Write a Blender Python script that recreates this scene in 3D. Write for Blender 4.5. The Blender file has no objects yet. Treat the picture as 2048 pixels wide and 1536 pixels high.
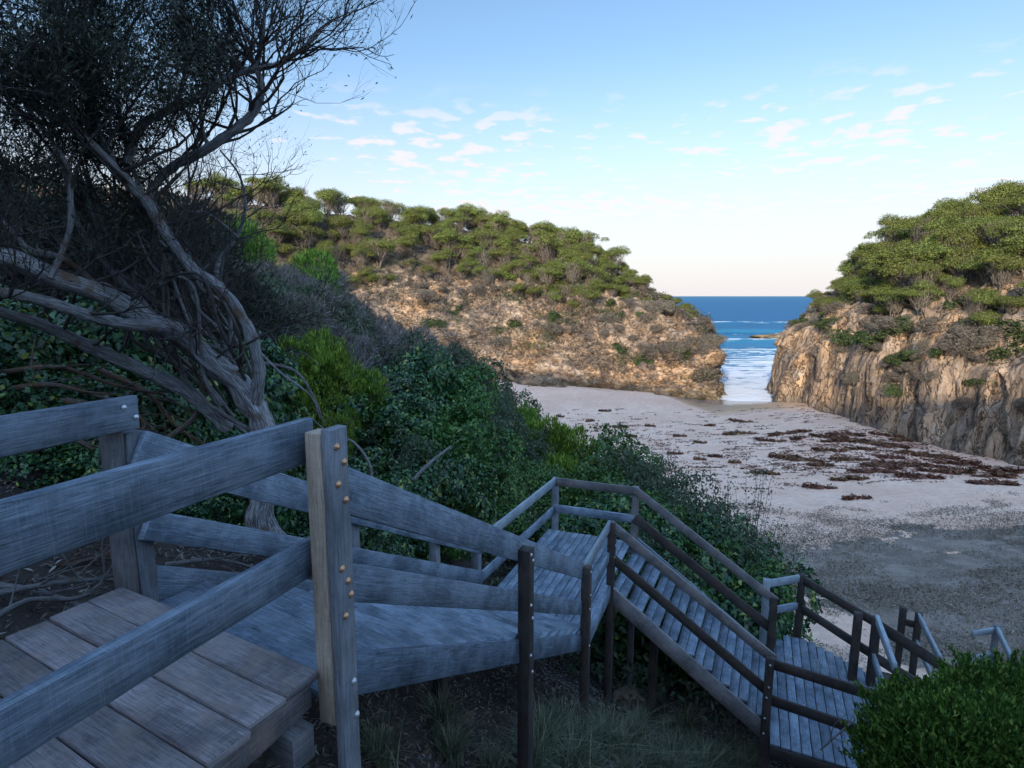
import bpy, math, random
import numpy as np
from mathutils import Vector, noise, Matrix
random.seed(7); rng = np.random.default_rng(7)
R = math.radians
scene = bpy.context.scene
col = scene.collection

# ------------------------------------------------------------------ camera
F = 1150.0; PITCH = math.atan(176 / F)
cd = bpy.data.cameras.new('camera'); cam = bpy.data.objects.new('camera', cd); col.objects.link(cam)
cd.sensor_width = 36; cd.lens = 36 * F / 2048; cd.clip_end = 60000; cd.clip_start = 0.05
cam.rotation_euler = (R(90) - PITCH, 0, 0)
scene.camera = cam

def at(px, py, Y=None, Z=None):
    xc = (px - 1024) / F; yc = (768 - py) / F
    fy = math.cos(PITCH) + math.sin(PITCH) * yc; fz = -math.sin(PITCH) + math.cos(PITCH) * yc
    t = Z / fz if Y is None else Y / fy
    return Vector((xc * t, fy * t, fz * t))

# ------------------------------------------------------------------ light
SUN_AZ = Vector((-0.38, -0.925)).normalized(); SUN_EL = R(16.5)
sun_dir = Vector((SUN_AZ.x * math.cos(SUN_EL), SUN_AZ.y * math.cos(SUN_EL), math.sin(SUN_EL)))
ld = bpy.data.lights.new('sun', 'SUN'); ld.energy = 2.9; ld.angle = R(1.0); ld.color = (1.0, 0.86, 0.68)
lo = bpy.data.objects.new('sun', ld); col.objects.link(lo)
lo.rotation_euler = (-sun_dir).to_track_quat('-Z', 'Y').to_euler()

scene.view_settings.view_transform = 'Standard'; scene.view_settings.look = 'None'
scene.view_settings.gamma = 1.0; scene.view_settings.use_curve_mapping = False
scene.view_settings.exposure = 0.95
scene.cycles.max_bounces = 6; scene.cycles.diffuse_bounces = 3; scene.cycles.transparent_max_bounces = 8
scene.cycles.use_denoising = True

# ------------------------------------------------------------------ node helper
class NT:
    def __init__(s, tree): s.t = tree; s.n = tree.nodes; s.l = tree.links
    def new(s, typ, **kw):
        nd = s.n.new(typ)
        for k, v in kw.items():
            if k.startswith('i_'):
                nm = k[2:].replace('_', ' ')
                nd.inputs[nm].default_value = v
            else: setattr(nd, k, v)
        return nd
    def link(s, a, b): s.l.new(a, b)
    def put(s, v, sock):
        if isinstance(v, bpy.types.NodeSocket): s.link(v, sock)
        else: sock.default_value = v
    def math(s, op, a, b=0.0, c=0.0, clamp=False):
        nd = s.n.new('ShaderNodeMath'); nd.operation = op; nd.use_clamp = clamp
        s.put(a, nd.inputs[0]); s.put(b, nd.inputs[1]); s.put(c, nd.inputs[2]); return nd.outputs[0]
    def mix(s, f, a, b, blend='MIX'):
        nd = s.n.new('ShaderNodeMix'); nd.data_type = 'RGBA'; nd.blend_type = blend
        s.put(f, nd.inputs[0])
        for v, i in ((a, 6), (b, 7)):
            if isinstance(v, bpy.types.NodeSocket): s.link(v, nd.inputs[i])
            else: nd.inputs[i].default_value = (v[0], v[1], v[2], 1)
        return nd.outputs[2]
    def noise(s, vec, scale, detail=4, rough=0.55, dist=0.0, typ=None):
        nd = s.n.new('ShaderNodeTexNoise'); nd.inputs['Scale'].default_value = scale
        nd.inputs['Detail'].default_value = detail; nd.inputs['Roughness'].default_value = rough
        nd.inputs['Distortion'].default_value = dist
        if typ: nd.noise_type = typ
        if vec is not None: s.link(vec, nd.inputs['Vector'])
        return nd.outputs['Fac']
    def mapping(s, vec, scale=(1, 1, 1), rot=(0, 0, 0), loc=(0, 0, 0)):
        nd = s.n.new('ShaderNodeMapping'); s.link(vec, nd.inputs['Vector'])
        nd.inputs['Scale'].default_value = scale; nd.inputs['Rotation'].default_value = rot; nd.inputs['Location'].default_value = loc
        return nd.outputs[0]
    def ramp(s, fac, stops, interp='LINEAR'):
        nd = s.n.new('ShaderNodeValToRGB'); cr = nd.color_ramp; cr.interpolation = interp
        while len(cr.elements) < len(stops): cr.elements.new(0.5)
        for e, (p, c) in zip(cr.elements, stops):
            e.position = p; e.color = (c, c, c, 1) if isinstance(c, (int, float)) else (c[0], c[1], c[2], 1)
        s.put(fac, nd.inputs[0]); return nd.outputs[0]
    def smooth(s, v, lo, hi):
        nd = s.n.new('ShaderNodeMapRange'); nd.interpolation_type = 'SMOOTHSTEP'
        s.put(v, nd.inputs[0]); nd.inputs[1].default_value = lo; nd.inputs[2].default_value = hi
        return nd.outputs[0]

def newmat(name):
    m = bpy.data.materials.new(name); m.use_nodes = True
    t = NT(m.node_tree); t.n.clear()
    out = t.new('ShaderNodeOutputMaterial'); p = t.new('ShaderNodeBsdfPrincipled')
    t.link(p.outputs[0], out.inputs[0]); p.inputs['Specular IOR Level'].default_value = 0.3
    return m, t, p, out
def bump(t, p, h, strength=0.5, dist=0.02):
    b = t.new('ShaderNodeBump'); b.inputs['Strength'].default_value = strength; b.inputs['Distance'].default_value = dist
    t.link(h, b.inputs['Height']); t.link(b.outputs[0], p.inputs['Normal'])

# ------------------------------------------------------------------ world
w = bpy.data.worlds.new('World'); scene.world = w; w.use_nodes = True
t = NT(w.node_tree); t.n.clear()
wo = t.new('ShaderNodeOutputWorld'); bg = t.new('ShaderNodeBackground'); t.link(bg.outputs[0], wo.inputs[0])
sky = t.new('ShaderNodeTexSky', sky_type='NISHITA'); sky.sun_disc = False
sky.sun_elevation = SUN_EL; sky.sun_rotation = math.atan2(SUN_AZ.x, SUN_AZ.y)
sky.altitude = 0; sky.air_density = 1.0; sky.dust_density = 0.6; sky.ozone_density = 3.0
tc = t.new('ShaderNodeTexCoord'); sep = t.new('ShaderNodeSeparateXYZ'); t.link(tc.outputs['Generated'], sep.inputs[0])
dz = t.math('MAXIMUM', sep.outputs[2], 0.0)
hz = t.math('SUBTRACT', 1.0, t.smooth(dz, -0.02, 0.38))
hz = t.math('MULTIPLY', t.math('MULTIPLY', hz, 0.95), t.smooth(sep.outputs[1], -0.5, 0.3))
skyc = t.mix(1.0, sky.outputs[0], (1.05, 1.01, .95), 'MULTIPLY')
c = t.mix(hz, skyc, (3.6, 3.42, 3.5))
den = t.math('ADD', dz, 0.04)
cx = t.math('DIVIDE', sep.outputs[0], den); cy = t.math('DIVIDE', sep.outputs[1], den)
cv = t.new('ShaderNodeCombineXYZ'); t.link(cx, cv.inputs[0]); t.link(cy, cv.inputs[1])
puff = t.noise(cv.outputs[0], 5.2, 5, 0.52, 0.2)
patch = t.noise(t.mapping(cv.outputs[0], (0.45, 0.45, 1), loc=(3.1, 1.7, 0)), 1.0, 2, 0.5)
th = t.math('ADD', puff, t.math('MULTIPLY', t.math('SUBTRACT', patch, 0.5), 0.55))
qq = t.math('DIVIDE', sep.outputs[0], t.math('MAXIMUM', sep.outputs[1], .05))
left = t.math('SUBTRACT', 1.0, t.smooth(t.math('ABSOLUTE', t.math('ADD', qq, .16)), .08, .42))
left = t.math('MAXIMUM', left, t.math('MULTIPLY', t.math('SUBTRACT', 1.0, t.smooth(t.math('ABSOLUTE', t.math('SUBTRACT', qq, .62)), .08, .36)), .72))
low = t.math('SUBTRACT', 1.0, t.smooth(dz, .13, .20))
th = t.math('ADD', th, t.math('SUBTRACT', t.math('MULTIPLY', t.math('MAXIMUM', left, t.math('MULTIPLY', low, .80)), .17), .07))
cl = t.smooth(th, 0.56, 0.69)
band = t.math('MULTIPLY', t.smooth(dz, 0.10, 0.15), t.math('SUBTRACT', 1.0, t.smooth(dz, 0.24, 0.33)))
cl = t.math('MULTIPLY', cl, band)
c = t.mix(t.math('MULTIPLY', cl, 0.8), c, (4.0, 3.75, 3.7))
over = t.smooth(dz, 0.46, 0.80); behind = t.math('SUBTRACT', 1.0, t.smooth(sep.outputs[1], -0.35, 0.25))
boost = t.math('ADD', 1.0, t.math('MULTIPLY', t.math('MAXIMUM', over, behind), 1.7))  # added fill light: sky brightened overhead and behind, outside the view
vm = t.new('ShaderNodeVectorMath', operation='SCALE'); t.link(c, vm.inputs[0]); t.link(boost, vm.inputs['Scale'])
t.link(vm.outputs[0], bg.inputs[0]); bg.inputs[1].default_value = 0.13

# ------------------------------------------------------------------ object helpers
def tag(o, label=None, cat=None, group=None, kind=None):
    if label: o['label'] = label
    if cat: o['category'] = cat
    if group: o['group'] = group
    if kind: o['kind'] = kind
    return o
def empty(name, loc=(0, 0, 0), label=None, cat=None, group=None):
    o = bpy.data.objects.new(name, None); o.location = loc; col.objects.link(o); o.empty_display_size = .1
    return tag(o, label, cat, group)
def np_mesh(name, V, Fq, mat, uv=None, smooth=False):
    V = np.asarray(V, dtype=np.float32); Fq = np.asarray(Fq, dtype=np.int32); k = Fq.shape[1]; n = len(Fq)
    me = bpy.data.meshes.new(name); me.vertices.add(len(V)); me.vertices.foreach_set('co', V.ravel())
    me.loops.add(n * k); me.loops.foreach_set('vertex_index', Fq.ravel())
    me.polygons.add(n); me.polygons.foreach_set('loop_start', np.arange(0, n * k, k, dtype=np.int32))
    if smooth: me.polygons.foreach_set('use_smooth', np.ones(n, dtype=bool))
    if uv is not None:
        ul = me.uv_layers.new(name='UVMap'); ul.data.foreach_set('uv', np.asarray(uv, dtype=np.float32).ravel())
    me.update(calc_edges=True); me.materials.append(mat); return me
def mobj(name, me, parent=None, loc=None):
    o = bpy.data.objects.new(name, me); col.objects.link(o)
    if parent: o.parent = parent
    if loc is not None: o.location = loc
    return o
def copy_thing(root, loc, rz=0, sc=1.0, tilt=(0, 0)):
    r = root.copy(); col.objects.link(r); r.location = loc; r.rotation_euler = (tilt[0], tilt[1], rz)
    r.scale = sc if isinstance(sc, tuple) else (sc, sc, sc)
    for ch in list(root.children):
        cc = ch.copy(); col.objects.link(cc); cc.parent = r
    return r

class Boxes:            # timber members with UVs running along the grain
    def __init__(s): s.v = []; s.f = []; s.uv = []
    def box(s, c, L, Wd, H, hl, hw, hh, warp=0.0):
        c = Vector(c); L = Vector(L).normalized(); Wd = Vector(Wd).normalized(); H = Vector(H).normalized(); b = len(s.v)
        ou, ov = random.random() * 50, random.random() * 50; n = max(1, min(14, int(hl * 2 / .28))); am = min(.0035, hw * .12, hh * .12); loc = []
        for i in range(n + 1):
            x = -hl + 2 * hl * i / n
            for j, k in ((-1, -1), (1, -1), (1, 1), (-1, 1)):
                y = j * hw + random.uniform(-am, am); z = k * hh + random.uniform(-am, am) * .7
                s.v.append(c + L * x + Wd * y + H * z); loc.append((x, y, z))
        quads = [((0, 3, 2, 1), 0), ((n * 4, n * 4 + 1, n * 4 + 2, n * 4 + 3), 0)]
        for i in range(n):
            for q in range(4):
                q2 = (q + 1) % 4; quads.append(((i * 4 + q, i * 4 + q2, i * 4 + 4 + q2, i * 4 + 4 + q), 1 if q in (1, 3) else 2))
        for fc, ax in quads:
            s.f.append([b + q for q in fc])
            for q in fc:
                p = loc[q]
                if ax == 0: s.uv.append((ou + p[1] * .2, ov + p[2]))
                elif ax == 1: s.uv.append((ou + p[0], ov + p[2]))
                else: s.uv.append((ou + p[0], ov + 3 + p[1]))
    def beam(s, a, b, wide, deep, up=(0, 0, 1), side=None):
        a = Vector(a); b = Vector(b); L = (b - a).normalized()
        sd = Vector(side) if side else L.cross(Vector(up))
        sd = (sd - L * sd.dot(L)).normalized(); H = sd.cross(L).normalized()
        s.box((a + b) / 2, L, sd, H, (b - a).length / 2, wide / 2, deep / 2)
    def build(s, name, mat, parent=None, bev=0.004, origin=None):
        V = [v - parent.location for v in s.v] if parent else s.v
        me = np_mesh(name, V, s.f, mat, s.uv); o = mobj(name, me, parent)
        if bev:
            m = o.modifiers.new('b', 'BEVEL'); m.width = bev; m.segments = 1; m.limit_method = 'ANGLE'
        return o

def catmull(P, n):
    P = [np.array(p, dtype=float) for p in P]; P = [2 * P[0] - P[1]] + P + [2 * P[-1] - P[-2]]; out = []
    for i in range(1, len(P) - 2):
        for k in range(n):
            u = k / n; a, b, c_, d = P[i - 1:i + 3]
            out.append(.5 * ((2 * b) + (-a + c_) * u + (2 * a - 5 * b + 4 * c_ - d) * u * u + (-a + 3 * b - 3 * c_ + d) * u ** 3))
    out.append(P[-2]); return out

class Tubes:
    def __init__(s): s.v = []; s.f = []; s.uv = []
    def tube(s, pts, rad, sides=6, rough=0.0):
        n = len(pts); b = len(s.v); pts = [Vector(p) for p in pts]; ref = Vector((0.3, 0.2, 0.9)); Ln = 0; ls = []
        for i in range(n):
            if i: Ln += (pts[i] - pts[i - 1]).length
            ls.append(Ln)
            d = (pts[min(i + 1, n - 1)] - pts[max(i - 1, 0)])
            if d.length < 1e-6: d = Vector((0, 0, 1))
            d.normalize(); x = d.cross(ref)
            if x.length < 1e-3: x = d.cross(Vector((1, 0, 0)))
            x.normalize(); y = d.cross(x); ref = x.cross(d) if sides > 4 else ref
            for k in range(sides):
                a = 2 * math.pi * k / sides
                r = rad[i]
                if rough:
                    q = pts[i] + (x * math.cos(a) + y * math.sin(a)) * r
                    r *= 1 + rough * (noise.noise(q * (1.1 / max(rad[0], .02))) + .6 * noise.noise(Vector((a * 1.3, Ln * 1.5, rad[0] * 90))))
                s.v.append(pts[i] + (x * math.cos(a) + y * math.sin(a)) * r)
        off = random.random() * 30
        for i in range(n - 1):
            for k in range(sides):
                k2 = (k + 1) % sides
                s.f.append((b + i * sides + k, b + i * sides + k2, b + (i + 1) * sides + k2, b + (i + 1) * sides + k))
                s.uv += [(ls[i] + off, k / sides), (ls[i] + off, (k + 1) / sides), (ls[i + 1] + off, (k + 1) / sides), (ls[i + 1] + off, k / sides)]
    def build(s, name, mat, parent=None, smooth=True):
        off = parent.location if parent else Vector((0, 0, 0))
        me = np_mesh(name, [v - off for v in s.v], s.f, mat, s.uv, smooth); return mobj(name, me, parent)

def unit(v): return v / np.maximum(np.linalg.norm(v, axis=1, keepdims=True), 1e-9)
def leaf_mesh(name, pos, nrm, length, width, mat, jitter=0.6, along=None, fold=0.25):
    """one leaf = folded diamond of two triangles -> 1 quad; random spin about its normal"""
    n = len(pos); nrm = unit(nrm + rng.normal(0, jitter, (n, 3)))
    a = rng.normal(0, 1, (n, 3)) if along is None else along + rng.normal(0, .35, (n, 3))
    d = unit(a - nrm * np.sum(a * nrm, 1, keepdims=True)) if along is None else unit(a)
    sd = unit(np.cross(nrm, d))
    L = (length * rng.uniform(.6, 1.25, (n, 1))); W = width * rng.uniform(.7, 1.2, (n, 1))
    nn = unit(np.cross(d, sd))
    v0 = pos - d * L * .5; v2 = pos + d * L * .5 - nn * L * .12; v1 = pos + sd * W * .5 + nn * W * fold; v3 = pos - sd * W * .5 + nn * W * fold
    V = np.stack([v0, v1, v2, v3], 1).reshape(-1, 3); Fq = np.arange(4 * n).reshape(n, 4)
    return np_mesh(name, V, Fq, mat)

# ------------------------------------------------------------------ materials
def leaf_mat(name, stops, transl=0.25, rough=0.5, spec=0.3, big=None):
    m, t, p, out = newmat(name)
    g = t.new('ShaderNodeNewGeometry'); oi = t.new('ShaderNodeObjectInfo')
    c = t.ramp(g.outputs['Random Per Island'], stops)
    tcn = t.new('ShaderNodeTexCoord')
    n = t.noise(tcn.outputs['Object'], big or 1.2, 2)
    hs = t.new('ShaderNodeHueSaturation'); t.link(c, hs.inputs['Color'])
    t.link(t.math('ADD', 0.485, t.math('MULTIPLY', oi.outputs['Random'], .03)), hs.inputs['Hue'])
    t.link(t.math('ADD', 0.55, t.math('MULTIPLY', n, t.math('ADD', .7, t.math('MULTIPLY', oi.outputs['Random'], .4)))), hs.inputs['Value'])
    t.link(hs.outputs[0], p.inputs['Base Color']); p.inputs['Roughness'].default_value = rough; p.inputs['Specular IOR Level'].default_value = spec
    tr = t.new('ShaderNodeBsdfTranslucent'); t.link(hs.outputs[0], tr.inputs[0])
    mx = t.new('ShaderNodeMixShader'); mx.inputs[0].default_value = transl
    t.link(p.outputs[0], mx.inputs[1]); t.link(tr.outputs[0], mx.inputs[2]); t.link(mx.outputs[0], out.inputs[0])
    return m
M = {}
M['leaf_headland'] = leaf_mat('headland_canopy', [(0, (.07, .09, .022)), (.4, (.125, .155, .036)), (.8, (.19, .215, .052)), (1, (.28, .28, .09))], .25, .6, .2, .35)
M['leaf_bright'] = leaf_mat('bright_feathery_leaf', [(0, (.06, .13, .018)), (.5, (.15, .28, .035)), (.85, (.28, .42, .06)), (1, (.45, .52, .10))], .3, .5)
M['leaf_bush'] = leaf_mat('bush_leaf', [(0, (.03, .075, .015)), (.5, (.07, .15, .025)), (.85, (.15, .25, .045)), (1, (.30, .38, .09))], .3, .5)
M['leaf_glossy'] = leaf_mat('glossy_dark_leaf', [(0, (.014, .05, .022)), (.5, (.042, .12, .045)), (.88, (.11, .22, .065)), (.96, (.20, .27, .06)), (1, (.38, .38, .08))], .15, .35, .5)
M['leaf_olive'] = leaf_mat('dull_olive_leaf', [(0, (.05, .08, .045)), (.5, (.09, .13, .07)), (.9, (.14, .18, .10)), (1, (.24, .27, .17))], .2, .5)
M['leaf_mid'] = leaf_mat('mid_green_leaf', [(0, (.03, .08, .022)), (.5, (.07, .165, .035)), (.9, (.12, .24, .05)), (1, (.26, .34, .08))], .25, .4, .4)
M['leaf_dark'] = leaf_mat('dark_needle_leaf', [(0, (.02, .03, .022)), (.6, (.04, .052, .034)), (1, (.08, .085, .05))], .15, .6)
M['greytwig'] = leaf_mat('grey_leafless_twigs', [(0, (.09, .075, .07)), (.5, (.19, .165, .15)), (.9, (.32, .29, .27)), (1, (.15, .19, .08))], .1, .8, .1)
M['scrub'] = leaf_mat('dry_scrub', [(0, (.09, .075, .06)), (.5, (.17, .14, .115)), (.85, (.25, .21, .17)), (1, (.10, .13, .05))], .1, .8, .1)
M['scrubgreen'] = leaf_mat('low_green_scrub', [(0, (.03, .055, .018)), (.6, (.07, .10, .035)), (1, (.12, .15, .06))], .15, .7, .2)
M['dunegrass'] = leaf_mat('dune_plants', [(0, (.11, .125, .065)), (.3, (.19, .18, .11)), (.5, (.27, .21, .16)), (.85, (.38, .30, .24)), (1, (.52, .44, .36))], .15, .7, .2, .45)
M['grass'] = leaf_mat('tussock_blade', [(0, (.06, .09, .05)), (.5, (.13, .17, .10)), (.8, (.26, .25, .16)), (1, (.46, .40, .27))], .2, .6)
M['litter'] = leaf_mat('leaf_litter', [(0, (.08, .065, .055)), (.5, (.16, .135, .115)), (.9, (.28, .25, .22)), (1, (.45, .42, .40))], .05, .8)
M['kelp'] = leaf_mat('washed_up_kelp', [(0, (.06, .026, .016)), (.5, (.16, .075, .042)), (.9, (.30, .15, .085)), (1, (.42, .25, .15))], .1, .55)

def bark_mat(name, grey, brown, amt=.5, sc=1.0):
    m, t, p, out = newmat(name); uvn = t.new('ShaderNodeUVMap'); tcn = t.new('ShaderNodeTexCoord')
    uv = t.mapping(uvn.outputs[0], (2.2 * sc, 7, 1)); n1 = t.noise(uv, 4, 6, .65, .4)
    st = t.noise(t.mapping(uvn.outputs[0], (2.5 * sc, 22, 1)), 3, 5, .7, .8)
    pt = t.noise(tcn.outputs['Object'], 3.2 * sc, 4, .6)
    c = t.mix(t.smooth(st, .42, .60), tuple(x * .22 for x in grey), grey)
    b = t.mix(n1, tuple(x * .5 for x in brown), brown)
    c = t.mix(t.smooth(pt, 1 - amt - .06, 1 - amt + .06), c, b)
    t.link(c, p.inputs['Base Color']); p.inputs['Roughness'].default_value = .85
    bump(t, p, t.math('ADD', st, n1), .9, .02 / sc); return m
M['bark'] = bark_mat('paper_bark', (.48, .47, .48), (.24, .155, .11), .40)
M['twig'] = bark_mat('grey_twig', (.12, .105, .10), (.10, .07, .055), .4, 3)
M['palewood'] = bark_mat('bleached_dead_wood', (.36, .34, .33), (.24, .18, .14), .35, 2)
M['hillbark'] = bark_mat('pale_tea_tree_stem', (.28, .23, .20), (.17, .125, .10), .5, 1)
M['brownbranch'] = bark_mat('brown_fallen_branch', (.24, .19, .16), (.20, .12, .08), .5, 2)

def wood_mat(name, dark, light, warm, warm_amt=.3, spots=.5):
    m, t, p, out = newmat(name); uvn = t.new('ShaderNodeUVMap'); tcn = t.new('ShaderNodeTexCoord'); oi = t.new('ShaderNodeObjectInfo')
    g = t.noise(t.mapping(uvn.outputs[0], (1.6, 34, 1)), 3.0, 10, .78, .9)
    fine = t.noise(t.mapping(uvn.outputs[0], (2.2, 70, 1)), 3.0, 6, .7, .5)
    blot = t.noise(uvn.outputs[0], 5, 5, .6)
    cross = t.noise(t.mapping(uvn.outputs[0], (120, 2.0, 1)), 2.0, 4, .7)
    mm = t.noise(uvn.outputs[0], 2.2, 6, .7)
    c = t.mix(t.smooth(t.math('ADD', t.math('MULTIPLY', g, .5), t.math('MULTIPLY', mm, .5)), .40, .60), dark, light)
    c = t.mix(t.math('MULTIPLY', t.smooth(fine, .47, .66), .6), c, tuple(x * .5 for x in dark))
    kn = t.new('ShaderNodeTexVoronoi'); t.link(t.mapping(uvn.outputs[0], (1.1, 5, 1)), kn.inputs['Vector']); kn.inputs['Scale'].default_value = 1.3
    kd = kn.outputs['Distance']; c = t.mix(t.math('MULTIPLY', t.math('SUBTRACT', 1.0, t.smooth(kd, .03, .09)), .75), c, tuple(x * .4 for x in dark))
    c = t.mix(t.math('MULTIPLY', t.smooth(blot, .45, .7), warm_amt), c, warm)
    c = t.mix(t.math('MULTIPLY', t.smooth(cross, .5, .7), .20), c, tuple(min(1, x * 1.7) for x in light))
    sp = t.noise(tcn.outputs['Object'], 22, 6, .75)
    c = t.mix(t.math('MULTIPLY', t.smooth(sp, .64, .72), spots), c, (.42, .43, .42))
    v = t.math('ADD', .78, t.math('MULTIPLY', oi.outputs['Random'], .4))
    hs = t.new('ShaderNodeHueSaturation'); t.link(c, hs.inputs['Color']); t.link(v, hs.inputs['Value'])
    t.link(hs.outputs[0], p.inputs['Base Color']); p.inputs['Roughness'].default_value = .72
    bump(t, p, t.math('ADD', g, t.math('MULTIPLY', fine, .6)), .6, .004); return m
M['rail'] = wood_mat('weathered_grey_rail', (.065, .092, .125), (.27, .33, .40), (.15, .165, .18))
M['sidebeam'] = wood_mat('shaded_side_beam', (.035, .052, .075), (.17, .22, .28), (.10, .11, .125))  # rail timber darkened: shade on the stringer's side face put into its colour
M['board'] = wood_mat('weathered_deck_board', (.095, .083, .085), (.30, .265, .265), (.24, .18, .15), .65, .3)
M['post'] = wood_mat('grey_post', (.12, .13, .145), (.27, .29, .32), (.20, .18, .16))
M['tanpost'] = wood_mat('unweathered_tan_post', (.30, .235, .175), (.58, .46, .35), (.44, .31, .22), .4, .1)
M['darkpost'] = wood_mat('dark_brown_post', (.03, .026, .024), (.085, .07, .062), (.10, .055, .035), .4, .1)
M['brownrail'] = wood_mat('brown_grey_rail', (.085, .085, .09), (.25, .235, .23), (.20, .155, .13), .45, .3)
M['bluerail'] = wood_mat('pale_blue_grey_rail', (.20, .24, .27), (.38, .44, .48), (.3, .34, .36), .3, .1)
def metal_mat(name, c1):
    m, t, p, out = newmat(name); p.inputs['Metallic'].default_value = .8; p.inputs['Roughness'].default_value = .55
    tcn = t.new('ShaderNodeTexCoord'); n = t.noise(tcn.outputs['Object'], 60, 3)
    t.link(t.mix(n, tuple(x * .6 for x in c1), c1), p.inputs['Base Color']); return m
M['copper'] = metal_mat('copper_bolt', (.85, .48, .28)); M['steel'] = metal_mat('galvanised_bolt', (.75, .76, .78))

def rock_mat(name, vert):
    m, t, p, out = newmat(name); g = t.new('ShaderNodeNewGeometry'); pos = g.outputs['Position']
    if vert: st = t.noise(t.mapping(pos, (1.0, 1.0, .16)), .9, 8, .7, .3)
    else: st = t.noise(t.mapping(pos, (.5, .5, 1.6), rot=(0, R(38), 0)), .55, 8, .68, 1.2)
    big = t.noise(pos, .11, 4, .55); fine = t.noise(pos, 2.2, 8, .72, .5); med = t.noise(pos, .75, 6, .7, .6)
    c = t.ramp(st, [(.26, (.07, .052, .042)), (.42, (.22, .155, .105)), (.56, (.41, .29, .195)), (.74, (.57, .43, .31))])
    c = t.mix(t.math('MULTIPLY', t.smooth(big, .48, .60), .75), c, t.mix(med, (.46, .24, .10), (.60, .42, .26)))
    c = t.mix(t.math('MULTIPLY', t.smooth(med, .54, .66), .55), c, (.36, .325, .295))
    c = t.mix(t.math('MULTIPLY', t.smooth(fine, .48, .34), .0), c, (.04, .035, .03))
    crack = t.noise(t.mapping(pos, (1, 1, .22 if vert else 1.3), rot=(0, 0 if vert else R(35), 0)), .6, 9, .72, .35, None)
    cr = t.math('ABSOLUTE', t.math('SUBTRACT', crack, .5)); crf = t.math('SUBTRACT', 1.0, t.smooth(cr, 0.0, .016))
    c = t.mix(t.math('MULTIPLY', crf, .75), c, (.035, .028, .024))
    c = t.mix(t.math('MULTIPLY', t.math('SUBTRACT', fine, .35), 1.0), c, t.mix(.5, c, (.5, .42, .34)), 'MIX')
    wv = t.new('ShaderNodeVectorMath', operation='ADD'); nv = t.new('ShaderNodeTexNoise'); nv.inputs['Scale'].default_value = .5; nv.inputs['Detail'].default_value = 4; t.link(pos, nv.inputs['Vector'])
    sc_ = t.new('ShaderNodeVectorMath', operation='SCALE'); t.link(nv.outputs['Color'], sc_.inputs[0]); sc_.inputs['Scale'].default_value = 2.2
    t.link(t.mapping(pos, (1, 1, .38) if vert else (.8, .8, 1.7), rot=(0, 0, 0) if vert else (R(20), R(-32), 0)), wv.inputs[0]); t.link(sc_.outputs[0], wv.inputs[1])
    vo = t.new('ShaderNodeTexVoronoi', feature='DISTANCE_TO_EDGE'); vo.inputs['Scale'].default_value = .75; t.link(wv.outputs[0], vo.inputs['Vector'])
    vc = t.new('ShaderNodeTexVoronoi'); vc.inputs['Scale'].default_value = .75; t.link(wv.outputs[0], vc.inputs['Vector'])
    vs = t.new('ShaderNodeSeparateColor'); t.link(vc.outputs['Color'], vs.inputs[0])
    hsv = t.new('ShaderNodeHueSaturation'); t.link(c, hsv.inputs['Color']); t.link(t.math('ADD', .72, t.math('MULTIPLY', vs.outputs[0], .5)), hsv.inputs['Value']); c = hsv.outputs[0]
    gap = t.math('MULTIPLY', t.math('SUBTRACT', 1.0, t.smooth(vo.outputs['Distance'], .0, .03)), t.smooth(big, .42, .60)); c = t.mix(t.math('MULTIPLY', gap, .5), c, (.04, .033, .028))
    stain = t.noise(t.mapping(pos, (.5, .5, .035) if vert else (.3, .3, .5)), 1.0, 5, .6)
    c = t.mix(t.math('MULTIPLY', t.smooth(stain, .50, .62), .72), c, (.12, .10, .09))
    # darker grey-brown and ochre band close to the sand
    sp = t.new('ShaderNodeSeparateXYZ'); t.link(pos, sp.inputs[0])
    zz = t.math('ADD', sp.outputs[2], t.math('MULTIPLY', med, 2.0))
    low = t.math('SUBTRACT', 1.0, t.smooth(zz, -12.6, -10.6))
    c = t.mix(t.math('MULTIPLY', low, .55), c, (.20, .155, .07) if not vert else (.17, .15, .125))
    # soil and humus above the rim
    up = t.new('ShaderNodeSeparateXYZ'); t.link(g.outputs['Normal'], up.inputs[0])
    soil = t.smooth(t.math('ADD', t.math('MULTIPLY', sp.outputs[2], .10), t.math('ADD', t.math('MULTIPLY', up.outputs[2], .5), t.math('MULTIPLY', med, .6))), .72, .95)
    c = t.mix(t.math('MULTIPLY', soil, .85), c, t.mix(fine, (.07, .055, .04), (.19, .145, .105)))
    t.link(c, p.inputs['Base Color']); p.inputs['Roughness'].default_value = .92; p.inputs['Specular IOR Level'].default_value = .15
    h = t.math('ADD', t.math('MULTIPLY', st, .7), t.math('ADD', med, t.math('MULTIPLY', fine, .35)))
    h = t.math('SUBTRACT', h, t.math('ADD', t.math('MULTIPLY', crf, .4), t.math('SUBTRACT', t.math('MULTIPLY', gap, .8), t.math('MULTIPLY', vs.outputs[1], .5))))
    bump(t, p, h, 1.0, .55); return m
M['rockL'] = rock_mat('fractured_ochre_rock', False); M['rockR'] = rock_mat('streaked_cliff_rock', True)

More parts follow.
